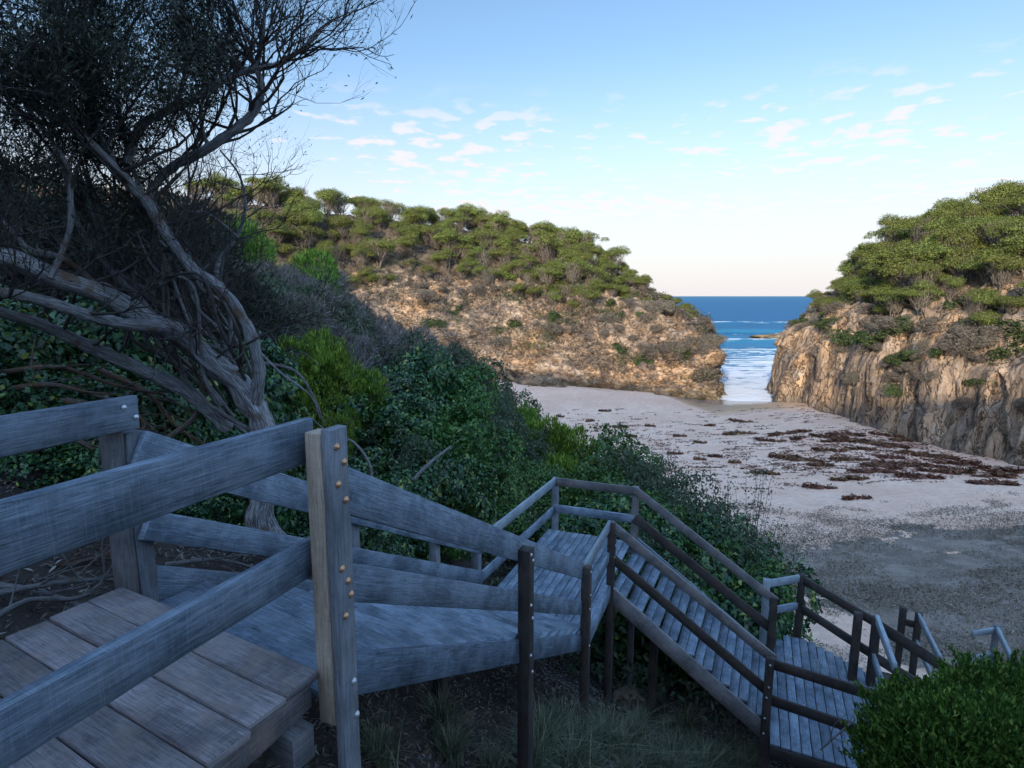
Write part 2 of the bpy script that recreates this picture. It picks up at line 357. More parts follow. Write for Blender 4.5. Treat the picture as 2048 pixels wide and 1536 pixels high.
def sand_mat():
    m, t, p, out = newmat('pale_sand'); g = t.new('ShaderNodeNewGeometry'); pos = g.outputs['Position']
    a = t.noise(pos, .25, 4, .6); b = t.noise(t.mapping(pos, (1, 1.6, 1)), 2.2, 6, .65); f = t.noise(pos, 14, 4, .7)
    c = t.mix(t.smooth(a, .35, .65), (.84, .54, .385), (.93, .645, .475))
    c = t.mix(t.math('MULTIPLY', t.smooth(b, .42, .62), .4), c, (.54, .375, .29))
    sp = t.new('ShaderNodeSeparateXYZ'); t.link(pos, sp.inputs[0])
    yy = t.math('ADD', t.math('SUBTRACT', sp.outputs[1], t.math('MULTIPLY', t.math('SUBTRACT', 1.0, t.smooth(sp.outputs[0], 16, 24)), 30)), t.math('MULTIPLY', t.math('SUBTRACT', a, .5), 9))
    wet = t.smooth(yy, 67, 73)
    c = t.mix(wet, c, (.24, .19, .17))
    c = t.mix(t.math('MULTIPLY', t.math('MULTIPLY', t.smooth(yy, 64, 68), t.math('SUBTRACT', 1.0, t.smooth(yy, 70, 75))), .6), c, (.42, .24, .10))
    t.link(c, p.inputs['Base Color'])
    t.link(t.math('SUBTRACT', .95, t.math('MULTIPLY', wet, .75)), p.inputs['Roughness'])
    t.link(t.math('ADD', .1, t.math('MULTIPLY', wet, .4)), p.inputs['Specular IOR Level'])
    h = t.math('ADD', t.math('MULTIPLY', b, 1.0), t.math('MULTIPLY', f, .25))
    h = t.math('MULTIPLY', h, t.math('SUBTRACT', 1.0, wet))
    bump(t, p, h, .8, .14); return m
M['sand'] = sand_mat()
def soil_mat(name, dark, light, sandy):
    m, t, p, out = newmat(name); g = t.new('ShaderNodeNewGeometry'); pos = g.outputs['Position']
    a = t.noise(pos, 1.1, 6, .65); b = t.noise(pos, 12, 6, .7); n3 = t.noise(t.mapping(pos, (1, 1.5, 1)), .55, 5, .6, .4)
    wide = t.noise(pos, .22, 3, .6); c = t.mix(t.smooth(t.math('ADD', t.math('MULTIPLY', a, .5), t.math('MULTIPLY', wide, .5)), .36, .64), dark, light); c = t.mix(t.smooth(b, .55, .75), c, tuple(min(1, x * 2.2) for x in light))
    c = t.mix(t.math('MULTIPLY', t.smooth(n3, .52, .62), sandy), c, (.42, .35, .30))
    t.link(c, p.inputs['Base Color']); p.inputs['Roughness'].default_value = .95; p.inputs['Specular IOR Level'].default_value = .1
    bump(t, p, t.math('ADD', a, b), .9, .08); return m
M['soil'] = soil_mat('dark_leafy_soil', (.035, .028, .025), (.12, .10, .088), .0)
M['dune'] = soil_mat('dune_soil', (.20, .16, .125), (.36, .29, .235), .5)

def sea_mat():
    m, t, p, out = newmat('sea_water'); g = t.new('ShaderNodeNewGeometry'); pos = g.outputs['Position']
    sp = t.new('ShaderNodeSeparateXYZ'); t.link(pos, sp.inputs[0]); y = sp.outputs[1]
    wob = t.noise(t.mapping(pos, (.03, .03, 1)), 1.0, 3)
    yy = t.math('ADD', y, t.math('MULTIPLY', t.math('SUBTRACT', wob, .5), 30))
    lac = t.noise(t.mapping(pos, (.22, .55, 1)), 1.0, 6, .68, .8); brk = t.noise(t.mapping(pos, (.035, .10, 1)), 1.0, 5, .62, .3)
    near = t.math('SUBTRACT', 1.0, t.smooth(yy, 90, 190))
    cov = t.math('ADD', t.math('MULTIPLY', near, .75), t.math('ADD', t.math('MULTIPLY', t.math('SUBTRACT', brk, .5), 1.5), t.math('MULTIPLY', t.math('SUBTRACT', lac, .5), 1.6)))
    fa = t.new('ShaderNodeAttribute'); fa.attribute_name = 'foamline'
    cov = t.math('ADD', t.math('SUBTRACT', cov, .16), t.math('MULTIPLY', fa.outputs['Fac'], .75)); foam = t.smooth(cov, .22, .45)
    att = t.new('ShaderNodeAttribute'); att.attribute_name = 'crest'
    foam = t.math('MULTIPLY', foam, t.math('SUBTRACT', 1.0, t.math('MULTIPLY', att.outputs['Fac'], .9)), clamp=True)
    c = t.mix(t.smooth(y, 70, 330), (.06, .22, .34), (.02, .12, .24))
    c = t.mix(t.smooth(y, 300, 4000), c, (.035, .15, .25))
    c = t.mix(t.smooth(brk, .45, .65), c, (.02, .12, .21))
    c = t.mix(t.math('MULTIPLY', att.outputs['Fac'], .8), c, (.04, .17, .24))
    c = t.mix(foam, c, (.80, .82, .84))
    t.link(c, p.inputs['Base Color'])
    t.link(t.math('ADD', .45, t.math('MULTIPLY', foam, .4)), p.inputs['Roughness']); p.inputs['IOR'].default_value = 1.33
    p.inputs['Specular IOR Level'].default_value = .02
    h = t.math('ADD', t.noise(t.mapping(pos, (.5, 1.3, 1)), 1.0, 6, .6), t.math('MULTIPLY', lac, .5))
    bump(t, p, h, 1.0, .5); return m
M['sea'] = sea_mat()

# ------------------------------------------------------------------ near terrain
CT = [(-.8, 2.3, -2.75), (0, 4.6, -4.45), (.9, 6.9, -5.5), (1.5, 8.4, -6.45), (3.8, 7.6, -7.35), (5.5, 10, -8.1), (6.5, 8, -8.3), (3, 5, -5.9),
      (1, 3, -4.1), (2, 1.5, -4.2), (0, 0, -2.3), (-1.5, .5, -2.1), (-1.6, 3.6, -2.75), (-1.4, 5, -3.4), (-2.3, 5.1, -2.6), (-.9, 7.4, -4.9), (.6, 10.6, -6.6), (-3, 3, -2.2),
      (-5, 4, -1.4), (-4, 1, -1.7), (-6, 8, -.9), (-9, 8, .6), (-2.2, 8, -4.3), (-3.5, 10, -3.9), (-12, 12, 1.5), (-20, 20, 4), (-16, 28, 1), (-28, 40, 3),
      (-4.4, 12, -2.6), (-3.0, 12.5, -3.3), (-5, 16, -2.9), (-2.6, 16, -3.9), (-1.6, 11, -4.7), (-2.7, 10, -3.6), (-.5, 15, -5.8), (-2, 19, -4.6), (-.3, 24, -7.0), (1.5, 20, -7.3), (3.5, 17, -8.7), (4.6, 12.5, -8.4), (-1, 30, -7.8), (5, 30, -11.4), (-2, 38, -10.4), (-3, 50, -12.0),
      (-10.5, 25, -.9), (-8, 20, -1.6), (-6, 25, -4), (-12, 36, -3.4), (-10, 50, -9), (-20, 60, -5), (-6, 66, -12.6), (-30, 75, -3),
      (8, 12, -8.9), (10, 15, -9.7), (9.5, 20, -10.6), (15, 20, -10.8), (20, 20, -10.6), (12, 30, -11.9), (20, 33, -12.1), (30, 33, -11.5), (7, 45, -12.7), (20, 50, -12.9), (30, 50, -12.4),
      (10, 65, -13.5), (25, 65, -13.5), (2, 75, -13.3), (20, 78, -13.2), (10, 86, -13.0), (27, 74, -13.75), (36, 74, -13.75), (31, 83, -14.7), (32, 95, -16.5), (35, 70, -13), (0, 95, -12.8), (40, 95, -15),
      (12, 2, -6.5), (20, 12, -9.3), (35, 20, -8.5), (30, -8, -2), (5, -6, -1.2), (-5, -6, 1), (-12, -8, 6), (0, -18, 7), (-12, 0, 3.2), (-25, 5, 9), (-40, 30, 9),
      (0, -32, 17), (-22, -25, 20), (-45, -15, 22), (25, -32, 15), (-60, 20, 18), (50, -30, 12), (-60, 70, 6), (45, 40, -12.4), (38, 34, -12.0), (36, 46, -12.7), (44, 52, -12.9), (70, 25, -4), (60, 95, -16), (-60, 110, 4), (0, -70, 16), (-70, -60, 22), (70, -70, 12)]
CT = np.array(CT, float); N = len(CT)
def U(r2): return np.where(r2 > 0, r2 * np.log(r2 + 1e-12) * .5, 0)
r2 = ((CT[:, None, :2] - CT[None, :, :2]) ** 2).sum(2); K = U(r2) + np.eye(N) * 1.5
Pm = np.hstack([np.ones((N, 1)), CT[:, :2]]); A = np.block([[K, Pm], [Pm.T, np.zeros((3, 3))]])
sol = np.linalg.solve(A, np.concatenate([CT[:, 2], np.zeros(3)]))
def tps(x, y):
    x = np.atleast_1d(np.asarray(x, float)); y = np.atleast_1d(np.asarray(y, float)); out = sol[N] + sol[N + 1] * x + sol[N + 2] * y
    for i in range(N): out = out + sol[i] * U((x - CT[i, 0]) ** 2 + (y - CT[i, 1]) ** 2)
    return out
def vnoise(x, y, sc, seed=0, oct=3):
    x = np.asarray(x) * sc; y = np.asarray(y) * sc; o = np.zeros(np.broadcast(x, y).shape); amp = 1
    for k in range(oct):
        xi = np.floor(x).astype(int); yi = np.floor(y).astype(int); fx = x - xi; fy = y - yi
        fx = fx * fx * (3 - 2 * fx); fy = fy * fy * (3 - 2 * fy)
        def h(a, b):
            n = (a * 374761393 + b * 668265263 + (seed + k) * 1442695041) & 0x7fffffff
            n = ((n ^ (n >> 13)) * 1274126177) & 0x7fffffff
            return (n & 0xffff) / 65535.0 - .5
        o += amp * ((h(xi, yi) * (1 - fx) + h(xi + 1, yi) * fx) * (1 - fy) + (h(xi, yi + 1) * (1 - fx) + h(xi + 1, yi + 1) * fx) * fy)
        x = x * 2.03 + 7.1; y = y * 2.03 + 3.3; amp *= .5
    return o
def height(x, y):
    x = np.asarray(x, float); y = np.asarray(y, float); z = tps(x.ravel(), y.ravel()).reshape(x.shape)
    rough = np.clip((z + 12.0) / 3, .12, 1)
    return z + vnoise(x, y, .45, 1) * .55 * rough + vnoise(x, y, 2.2, 5) * .10 * np.clip(rough, .35, 1)
def hgt(x, y): return float(height(np.array([x]), np.array([y]))[0])
def ground_at(px, py):
    a, b = .8, .8
    for k in range(400):
        b = a * 1.012 + .02; q = at(px, py, Y=b)
        if q.z <= hgt(q.x, q.y): return Vector((q.x, q.y, hgt(q.x, q.y)))
        a = b
    return q
def warp(lo, hi, c0, n, k):
    a = math.asinh((lo - c0) / k); b = math.asinh((hi - c0) / k); return c0 + k * np.sinh(np.linspace(a, b, n))
gx = warp(-75, 75, 2, 360, 9); gy = warp(-75, 108, 8, 460, 12)
GX, GY = np.meshgrid(gx, gy); GZ = height(GX, GY)
V = np.stack([GX, GY, GZ], 2).reshape(-1, 3); nx = len(gx); ny = len(gy)
ii, jj = np.meshgrid(np.arange(nx - 1), np.arange(ny - 1)); b0 = (jj * nx + ii).ravel()
FQ = np.stack([b0, b0 + 1, b0 + nx + 1, b0 + nx], 1); fc = V[FQ].mean(1)
edge = vnoise(fc[:, 0], fc[:, 1], .25, 9) * 1.6
def dune_edge(x, y): return 27.5 + (x - 8) * .12 + vnoise(x, y, .3, 12) * 3.5      # sand seaward of this line
# the wooded slope ends where it drops to sand
xs_edge = 2.2 + np.clip((fc[:, 1] - 24) * -.05, -5, 3)
isveg = (fc[:, 0] < np.interp(fc[:, 1], [-80, 8, 13, 20, 26, 34, 50, 66, 80, 110], [90, 90, 6.2, 6.0, 4.6, 2.6, 0.2, -2, -4, -4]) + edge)
def sandy_path(x, y): return (x < 10.7 + vnoise(x, y, .5, 61) * 2.6) & (y < 20 + vnoise(x, y, .6, 62) * 3) & (x > 5)
isdune = (~isveg) & (fc[:, 1] < dune_edge(fc[:, 0], fc[:, 1]) - 2.2 + vnoise(fc[:, 0], fc[:, 1], 1.3, 71) * 2.5) & ~sandy_path(fc[:, 0], fc[:, 1])
for nm, mask, mt in (('hillside', isveg, 'soil'), ('dune', isdune, 'dune'), ('beach', ~(isveg | isdune), 'sand')):
    fq = FQ[mask]; used, inv = np.unique(fq, return_inverse=True)
    tag(mobj(nm, np_mesh(nm, V[used], inv.reshape(-1, 4), M[mt], smooth=True)), kind='structure')

# ------------------------------------------------------------------ sea
SZ = -14.0
sx = warp(-20000, 20000, 25, 160, 26); sy = np.concatenate([np.linspace(71, 260, 380), 260 + np.geomspace(1, 30000, 90)])
SX, SY = np.meshgrid(sx, sy)
ph = SY + vnoise(SX, SY, .02, 3) * 30
def wavef(yc, wd, hh):
    ycx = yc + vnoise(SX, SX * 0, .03, int(yc)) * 5
    d = (SY - ycx) / wd
    return hh * np.exp(-d * d), np.exp(-((SY - ycx + wd * .7) / (wd * .5)) ** 2)
Z = np.full(SX.shape, SZ) + vnoise(SX, SY, .12, 4) * .35 * np.clip((SY - 80) / 60, 0, 1)
crest = np.zeros(SX.shape); foamA = np.zeros(SX.shape)
for yc, wd, hh in ((97, 1.0, .12), (118, 1.3, .30), (126, 1.6, .4), (146, 2.2, .7), (178, 3.2, 1.0), (225, 4.5, 1.2), (300, 5, 1.0)):
    a, c_ = wavef(yc, wd, hh); Z += a; brk_ = np.clip(.75 + vnoise(SX, SX * 0 + yc, .06, 77) * 1.6, 0, 1); foamA = np.maximum(foamA, np.exp(-((SY - yc - wd * .6 - vnoise(SX, SX * 0, .03, int(yc)) * 5) / (wd * 1.5)) ** 2) * brk_); crest = np.maximum(crest, c_ * min(1, hh * 2.2))
V2 = np.stack([SX, SY, Z], 2).reshape(-1, 3); n1 = len(sx); n2 = len(sy)
ii, jj = np.meshgrid(np.arange(n1 - 1), np.arange(n2 - 1)); b0 = (jj * n1 + ii).ravel()
me = np_mesh('sea', V2, np.stack([b0, b0 + 1, b0 + n1 + 1, b0 + n1], 1), M['sea'], smooth=True)
att = me.attributes.new('crest', 'FLOAT', 'POINT'); att.data.foreach_set('value', crest.ravel().astype(np.float32))
at2 = me.attributes.new('foamline', 'FLOAT', 'POINT'); at2.data.foreach_set('value', foamA.ravel().astype(np.float32))
tag(mobj('sea', me), kind='structure')

# ------------------------------------------------------------------ headlands
def headland(name, stations, mat, ns, nt, amp, vert):
    S = np.array([[list(at(px, py, Y=Y * .84)) for px, py, Y in st] for st in stations])
    def resample(Aa, n, ax):
        Aa = np.moveaxis(Aa, ax, 0); k = len(Aa); u = np.linspace(0, k - 1, n); out = []
        ext = np.concatenate([2 * Aa[:1] - Aa[1:2], Aa, 2 * Aa[-1:] - Aa[-2:-1]])
        for q in u:
            i = min(int(q), k - 2); f = q - i; a, b, c_, d = ext[i:i + 4]
            ca = .5 * ((2 * b) + (-a + c_) * f + (2 * a - 5 * b + 4 * c_ - d) * f * f + (-a + 3 * b - 3 * c_ + d) * f ** 3)
            out.append(.6 * ca + .4 * (b * (1 - f) + c_ * f))
        return np.moveaxis(np.array(out), 0, ax)
    G = resample(resample(S, nt, 1), ns, 0)
    ds = np.gradient(G, axis=0); dt = np.gradient(G, axis=1); Nn = np.cross(ds, dt); Nn /= np.linalg.norm(Nn, axis=2, keepdims=True) + 1e-9
    if Nn[ns // 2, nt // 2, 1] > 0: Nn = -Nn
    Gd = G.copy(); tt = np.linspace(0, 1, nt)
    for i in range(ns):
        for j in range(nt):
            p = Vector(G[i, j]); rockk = 1.0 if tt[j] < .62 else max(.25, 1 - (tt[j] - .62) * 4)
            q = Vector((p.x, p.y, p.z * (.35 if vert else 1.2)))
            if not vert: q = Vector((p.x + p.z * .6, p.y, p.z * 1.5 - p.x * .35))
            d = noise.ridged_multi_fractal(q * .16, 1.0, 2.1, 5, 1.0, 2.0) - 1.3
            d2 = noise.fractal(q * .55, 1.0, 2.0, 4)
            vor = noise.voronoi(q * .42)[0]; d3 = (vor[1] - vor[0])
            d += .5 * (min(d3, .35) - .2) * 2
            wq = q * .15 + noise.noise_vector(q * .2) * .35; v2_ = noise.voronoi(wq)[0]; e2_ = v2_[1] - v2_[0]; d += (min(e2_, .28) - .16) * 5.0 + (noise.cell(wq * 2.2) - .5) * .8
            big = noise.noise(Vector((p.x * .10, p.y * .10, p.z * (.015 if vert else .05)))) * (3.0 if vert else 4.2) * math.sin(math.pi * min(1, tt[j] * 1.25))
            if not vert: big += (abs(noise.noise(Vector(((p.x + p.z * .8) * .13, p.y * .05, (p.z - p.x * .6) * .05)))) - .2) * 5.0 * math.sin(math.pi * min(1, tt[j] * 1.3))
            k = (d * .75 + d2 * .65) * amp * rockk + big * .55
            if j < 3: k -= .3
            Gd[i, j] = G[i, j] + Nn[i, j] * k
    ii, jj = np.meshgrid(np.arange(nt - 1), np.arange(ns - 1)); b0 = (jj * nt + ii).ravel()
    me = np_mesh(name, Gd.reshape(-1, 3), np.stack([b0, b0 + 1, b0 + nt + 1, b0 + nt], 1), M[mat], smooth=False)
    tag(mobj(name, me), kind='structure')
    return Gd, Nn
HL = [[(-200, 820, 60), (-200, 640, 75), (-180, 500, 90), (-150, 380, 105), (-100, 330, 118), (-100, 420, 150)],
      [(250, 760, 75), (250, 640, 88), (260, 560, 95), (280, 480, 105), (300, 385, 115), (300, 420, 150)],
      [(700, 790, 88), (690, 700, 97), (680, 620, 103), (660, 520, 112), (650, 425, 128), (640, 470, 160)],
      [(985, 772, 99), (980, 700, 103), (980, 620, 109), (975, 560, 116), (960, 462, 138), (960, 505, 165)],
      [(1180, 787, 95), (1170, 720, 98), (1165, 640, 104), (1150, 570, 111), (1130, 506, 126), (1130, 530, 155)],
      [(1330, 803, 91), (1325, 745, 93), (1318, 678, 98), (1294, 609, 105), (1243, 556, 118), (1230, 590, 140)],
      [(1440, 806, 90), (1425, 750, 92.5), (1420, 690, 96), (1387, 638, 103), (1327, 602, 112), (1295, 630, 130)],
      [(1440, 796, 100), (1425, 745, 106), (1430, 672, 112), (1422, 656, 118), (1368, 630, 126), (1320, 632, 140)],
      [(1380, 700, 140), (1360, 690, 142), (1330, 670, 145), (1300, 650, 148), (1280, 630, 152), (1280, 640, 160)]]
HR = [[(1700, 720, 140), (1700, 700, 142), (1720, 670, 144), (1740, 650, 147), (1780, 630, 150), (1800, 620, 155), (1900, 620, 160)],
      [(1560, 778, 104), (1568, 740, 105), (1585, 695, 106), (1640, 645, 108), (1680, 612, 111), (1725, 585, 118), (1830, 590, 135)],
      [(1562, 802, 90), (1560, 755, 91), (1580, 690, 92.5), (1628, 628, 95), (1682, 585, 100), (1740, 530, 108), (1870, 515, 125)],
      [(1640, 830, 77), (1645, 770, 77.8), (1658, 700, 78.5), (1695, 640, 81), (1770, 580, 86), (1840, 485, 99), (1970, 462, 117)],
      [(1765, 872, 64), (1770, 790, 65), (1778, 720, 66), (1805, 650, 68.5), (1890, 578, 73), (1950, 455, 86), (2070, 430, 104)],
      [(1900, 920, 56), (1905, 830, 57), (1905, 740, 58), (1925, 655, 60.5), (1995, 580, 65), (2070, 430, 80), (2230, 420, 95)],
      [(2060, 965, 49.5), (2060, 860, 50.5), (2060, 740, 51.5), (2075, 655, 54), (2150, 560, 58.5), (2270, 340, 74), (2420, 330, 89)],
      [(2400, 1100, 39.5), (2400, 900, 40.5), (2400, 760, 41.5), (2430, 640, 43.5), (2550, 520, 50), (2700, 220, 65), (2900, 220, 80)]]
GL, NL = headland('headland', HL, 'rockL', 420, 190, 1.0, False)
GR, NR = headland('headland', HR, 'rockR', 360, 210, .8, True)

# ledge of rock in the surf
def rock(name, mat, n=28, seed=0, flat=1.0):
    Vv = []; Ff = []
    for i in range(n):
        for j in range(n * 2):
            th = math.pi * i / (n - 1); ph_ = 2 * math.pi * j / (n * 2)
            p = Vector((math.sin(th) * math.cos(ph_), math.sin(th) * math.sin(ph_), math.cos(th)))
            r = 1 + .28 * noise.fractal(p * 1.6 + Vector((seed, 0, 0)), 1, 2, 5) + .12 * noise.cell(p * 3 + Vector((seed, 0, 0)))
            Vv.append((p.x * r, p.y * r, p.z * r * flat))
    for i in range(n - 1):
        for j in range(n * 2):
            j2 = (j + 1) % (n * 2); Ff.append((i * 2 * n + j, (i + 1) * 2 * n + j, (i + 1) * 2 * n + j2, i * 2 * n + j2))
    return np_mesh(name, Vv, Ff, mat)
o = mobj('rock_ledge', rock('rock_ledge', M['rockL'], 30, 3, .5)); p = at(1575, 664, Y=190); p.z = SZ
o.location = p; o.scale = (11.0, 6, 3.6); tag(o, 'low brown rock ledge rising from the surf between the headlands', 'rock')
o = mobj('rock', rock('rock', M['soil'], 20, 8, .6)); o.location = (1.95, 8.9, hgt(1.95, 8.9) + .05); o.scale = (.33, .3, .28)
o.data.materials.clear(); o.data.materials.append(M['rockL']); tag(o, 'pale grey boulder half buried at the foot of the stair post', 'rock')

# ------------------------------------------------------------------ headland trees
def tea_tree(seed, leafn=7500, leafmat='leaf_headland'):
    random.seed(seed); g = np.random.default_rng(seed); T = Tubes(); lobes = []
    H = random.uniform(3.0, 4.0); Rr = random.uniform(1.7, 2.4)
    for k in range(random.randint(5, 8)):
        a = random.uniform(0, 6.28); rr = Rr * math.sqrt(random.uniform(.05, 1)); top = Vector((rr * math.cos(a), rr * math.sin(a), H - rr * rr * .22 + random.uniform(-.6, .5)))
        b = Vector((random.uniform(-.25, .25), random.uniform(-.25, .25), -.8))
        mid = b.lerp(top, .5) + Vector((random.uniform(-.5, .5), random.uniform(-.5, .5), random.uniform(-.5, .2)))
        pts = catmull([b, mid, top], 5); T.tube(pts, list(np.linspace(.10, .03, len(pts))), 5)
        lobes.append((top, random.uniform(.65, 1.4)))
        for q in range(5):
            s = Vector(pts[random.randint(4, 9)]); e = top + Vector((random.gauss(0, .55), random.gauss(0, .55), random.uniform(-.5, .05)))
            m_ = s.lerp(e, .5) + Vector((random.gauss(0, .15), random.gauss(0, .15), -.15)); T.tube(catmull([s, m_, e], 3), list(np.linspace(.035, .012, 7)), 3)
            if q < 2: lobes.append((e, random.uniform(.5, .9)))
    pos = []; nr = []
    tot = sum(r * r for _, r in lobes)
    for c_, r in lobes:
        n = int(leafn * r * r / tot); d = g.normal(0, 1, (n, 3)); d[:, 2] = np.abs(d[:, 2]) * 1.0 - .32; d = unit(d); nz_ = np.array([noise.noise(Vector(q * 2.6 + np.array(c_))) for q in d])[:, None]
        rad = r * g.uniform(.66, 1.08, (n, 1)) * (1 + .38 * nz_); pp = np.array(c_) + d * rad * np.array([1, 1, .8]); pos.append(pp); nr.append(d * [1, 1, 1.3])
    pos = np.concatenate(pos); nr = np.concatenate(nr)
    m = 1100; rr_ = g.uniform(0, 1, m) ** .5 * Rr; aa_ = g.uniform(0, 6.28, m); hh_ = g.uniform(.25, .95, m) * H; rr_ = rr_ * (hh_ / H) ** .7
    UP = np.stack([rr_ * np.cos(aa_), rr_ * np.sin(aa_), hh_], 1)
    lm = leaf_mesh('crown', pos, nr, .17, .085, M[leafmat], .7)
    root = empty('tea_tree'); T.build('trunk', M['hillbark'], root); mobj('crown', lm, root); mobj('dead_twigs', leaf_mesh('dead_twigs', UP, UP * [1, 1, 0], .55, .05, M['scrub'], .4, along=UP * [1, 1, 0] + [0, 0, 2.5]), root); return root
protos = [tea_tree(100 + i) for i in range(7)]
used_p = set()
def plant(root, loc, rz, sc, label, cat, group, tilt=(0, 0)):
    if root.name not in used_p:
        used_p.add(root.name); r = root; r.location = loc; r.rotation_euler = (tilt[0], tilt[1], rz); r.scale = sc if isinstance(sc, tuple) else (sc,) * 3
    else: r = copy_thing(root, loc, rz, sc, tilt)
    tag(r, label, cat, group); return r
def surf_pick(G, Nn, s, tq):
    ns, nt = G.shape[:2]; i = min(ns - 1, max(0, int(s * (ns - 1)))); j = min(nt - 1, max(0, int(tq * (nt - 1)))); return Vector(G[i, j]), Vector(Nn[i, j])
def px_of(p):
    d = p.y * math.cos(PITCH) - p.z * math.sin(PITCH); u_ = p.y * math.sin(PITCH) + p.z * math.cos(PITCH)
    return 1024 + F * p.x / d, 768 - F * u_ / d
random.seed(11); placed = []
def scatter_trees(G, Nn, s0, s1, t0f, t1f, want, mind, scl, label, group):
    cnt = 0
    for _ in range(want * 60):
        if cnt >= want: break
        s = random.uniform(s0, s1); a, b = t0f(s), t1f(s); tq = random.uniform(a, b); p, n = surf_pick(G, Nn, s, tq)
        X, Yp = px_of(p)
        if X < 380 or X > 2120: continue
        if G is GL and X > 1385: continue
        if any((p - q).length < mind for q in placed): continue
        placed.append(p); sc = random.uniform(*scl) * (.42 if G is GL and X > 1300 else .6 if (G is GL and X > 1230) or (G is GR and X < 1700) else 1) * (1.0 if tq > a + .08 else .75)
        plant(random.choice(protos), p - Vector((0, 0, .2)), random.uniform(0, 6.28), (sc, sc, sc * random.uniform(.8, 1.05)), label, 'tree', group, (random.uniform(-.08, .08), random.uniform(-.12, .2)))
        cnt += 1
    return cnt
nL = scatter_trees(GL, NL, .14, .86, lambda s: .51 + .06 * math.sin(s * 23) + .03 * math.sin(s * 61), lambda s: .88, 172, 2.3, (.75, 1.25), 'flat topped tea tree in the canopy along the left headland', 'umbrella shaped tea trees on the left headland')
nR = scatter_trees(GR, NR, .12, .92, lambda s: .52 + .04 * math.sin(s * 31), lambda s: .94, 126, 2.1, (.65, 1.15), 'flat topped tea tree in the canopy along the right headland', 'umbrella shaped tea trees on the right headland')
q = at(1722, 555, Y=86); plant(protos[2], q, .7, (.8, .8, 1.2), 'lone wind bent tea tree against the sky at the edge of the right headland', 'tree', None, (0, .15))
print('headland trees', nL, nR)

# low bushes growing on the rock
def rock_bushes(G, Nn, s0, s1, t0, t1, n, scl, mats, label, group, seed):
    random.seed(seed)
    for k in range(n):
        p, nn = surf_pick(G, Nn, random.uniform(s0, s1), random.uniform(t0, t1)); X, Yp = px_of(p)
        if X < 800 or X > 2080: continue
        sc = random.uniform(*scl); plant(random.choice(mats), p - Vector((0, 0, .2 * sc)), random.uniform(0, 6.28), (sc * 1.3, sc, sc * .8), label, 'bush', group, (random.uniform(.2, .5), 0))
# scrub on the rock faces (stuff)
def scrub(name, G, Nn, n, t0, t1, mat, lsz, hgt_, thr, seed, label=None):
    g = np.random.default_rng(seed); ns, nt = G.shape[:2]
    i = g.integers(2, ns - 2, n * 3); tq = g.uniform(t0, t1, n * 3); j = (tq * (nt - 1)).astype(int)
    P = G[i, j]; nn = Nn[i, j]; m = vnoise(P[:, 0] + P[:, 1] * .3, P[:, 2] * 1.4 + P[:, 1] * .2, .22, seed, 4)
    keep = m + (tq - (t0 + t1) / 2) * .7 > thr; P = P[keep][:n]; nn = nn[keep][:n]; k = len(P)
    P = P + g.normal(0, .25, (k, 3)) + nn * g.uniform(0, hgt_, (k, 1)); up = nn * .4 + np.array([0, 0, 1])
    me = leaf_mesh(name, P, up, lsz, lsz * .28, M[mat], .7)
    tag(mobj(name, me), label, 'scrub', None, 'stuff')
scrub('dry_scrub', GL, NL, 60000, .16, .9, 'scrub', .42, .7, -.03, 21, 'dry grey brown scrub clinging to the left headland rock')
scrub('green_scrub', GL, NL, 38000, .18, .75, 'scrubgreen', .34, .8, .20, 22, 'dark green patches of low scrub on the left headland rock')
scrub('dry_scrub', GR, NR, 40000, .46, .9, 'scrub', .36, .7, .0, 23, 'dry grey brown scrub along the top of the right cliff')
scrub('green_scrub', GR, NR, 30000, .34, .75, 'scrubgreen', .30, .8, .16, 24, 'green scrub hanging over the edge of the right cliff')

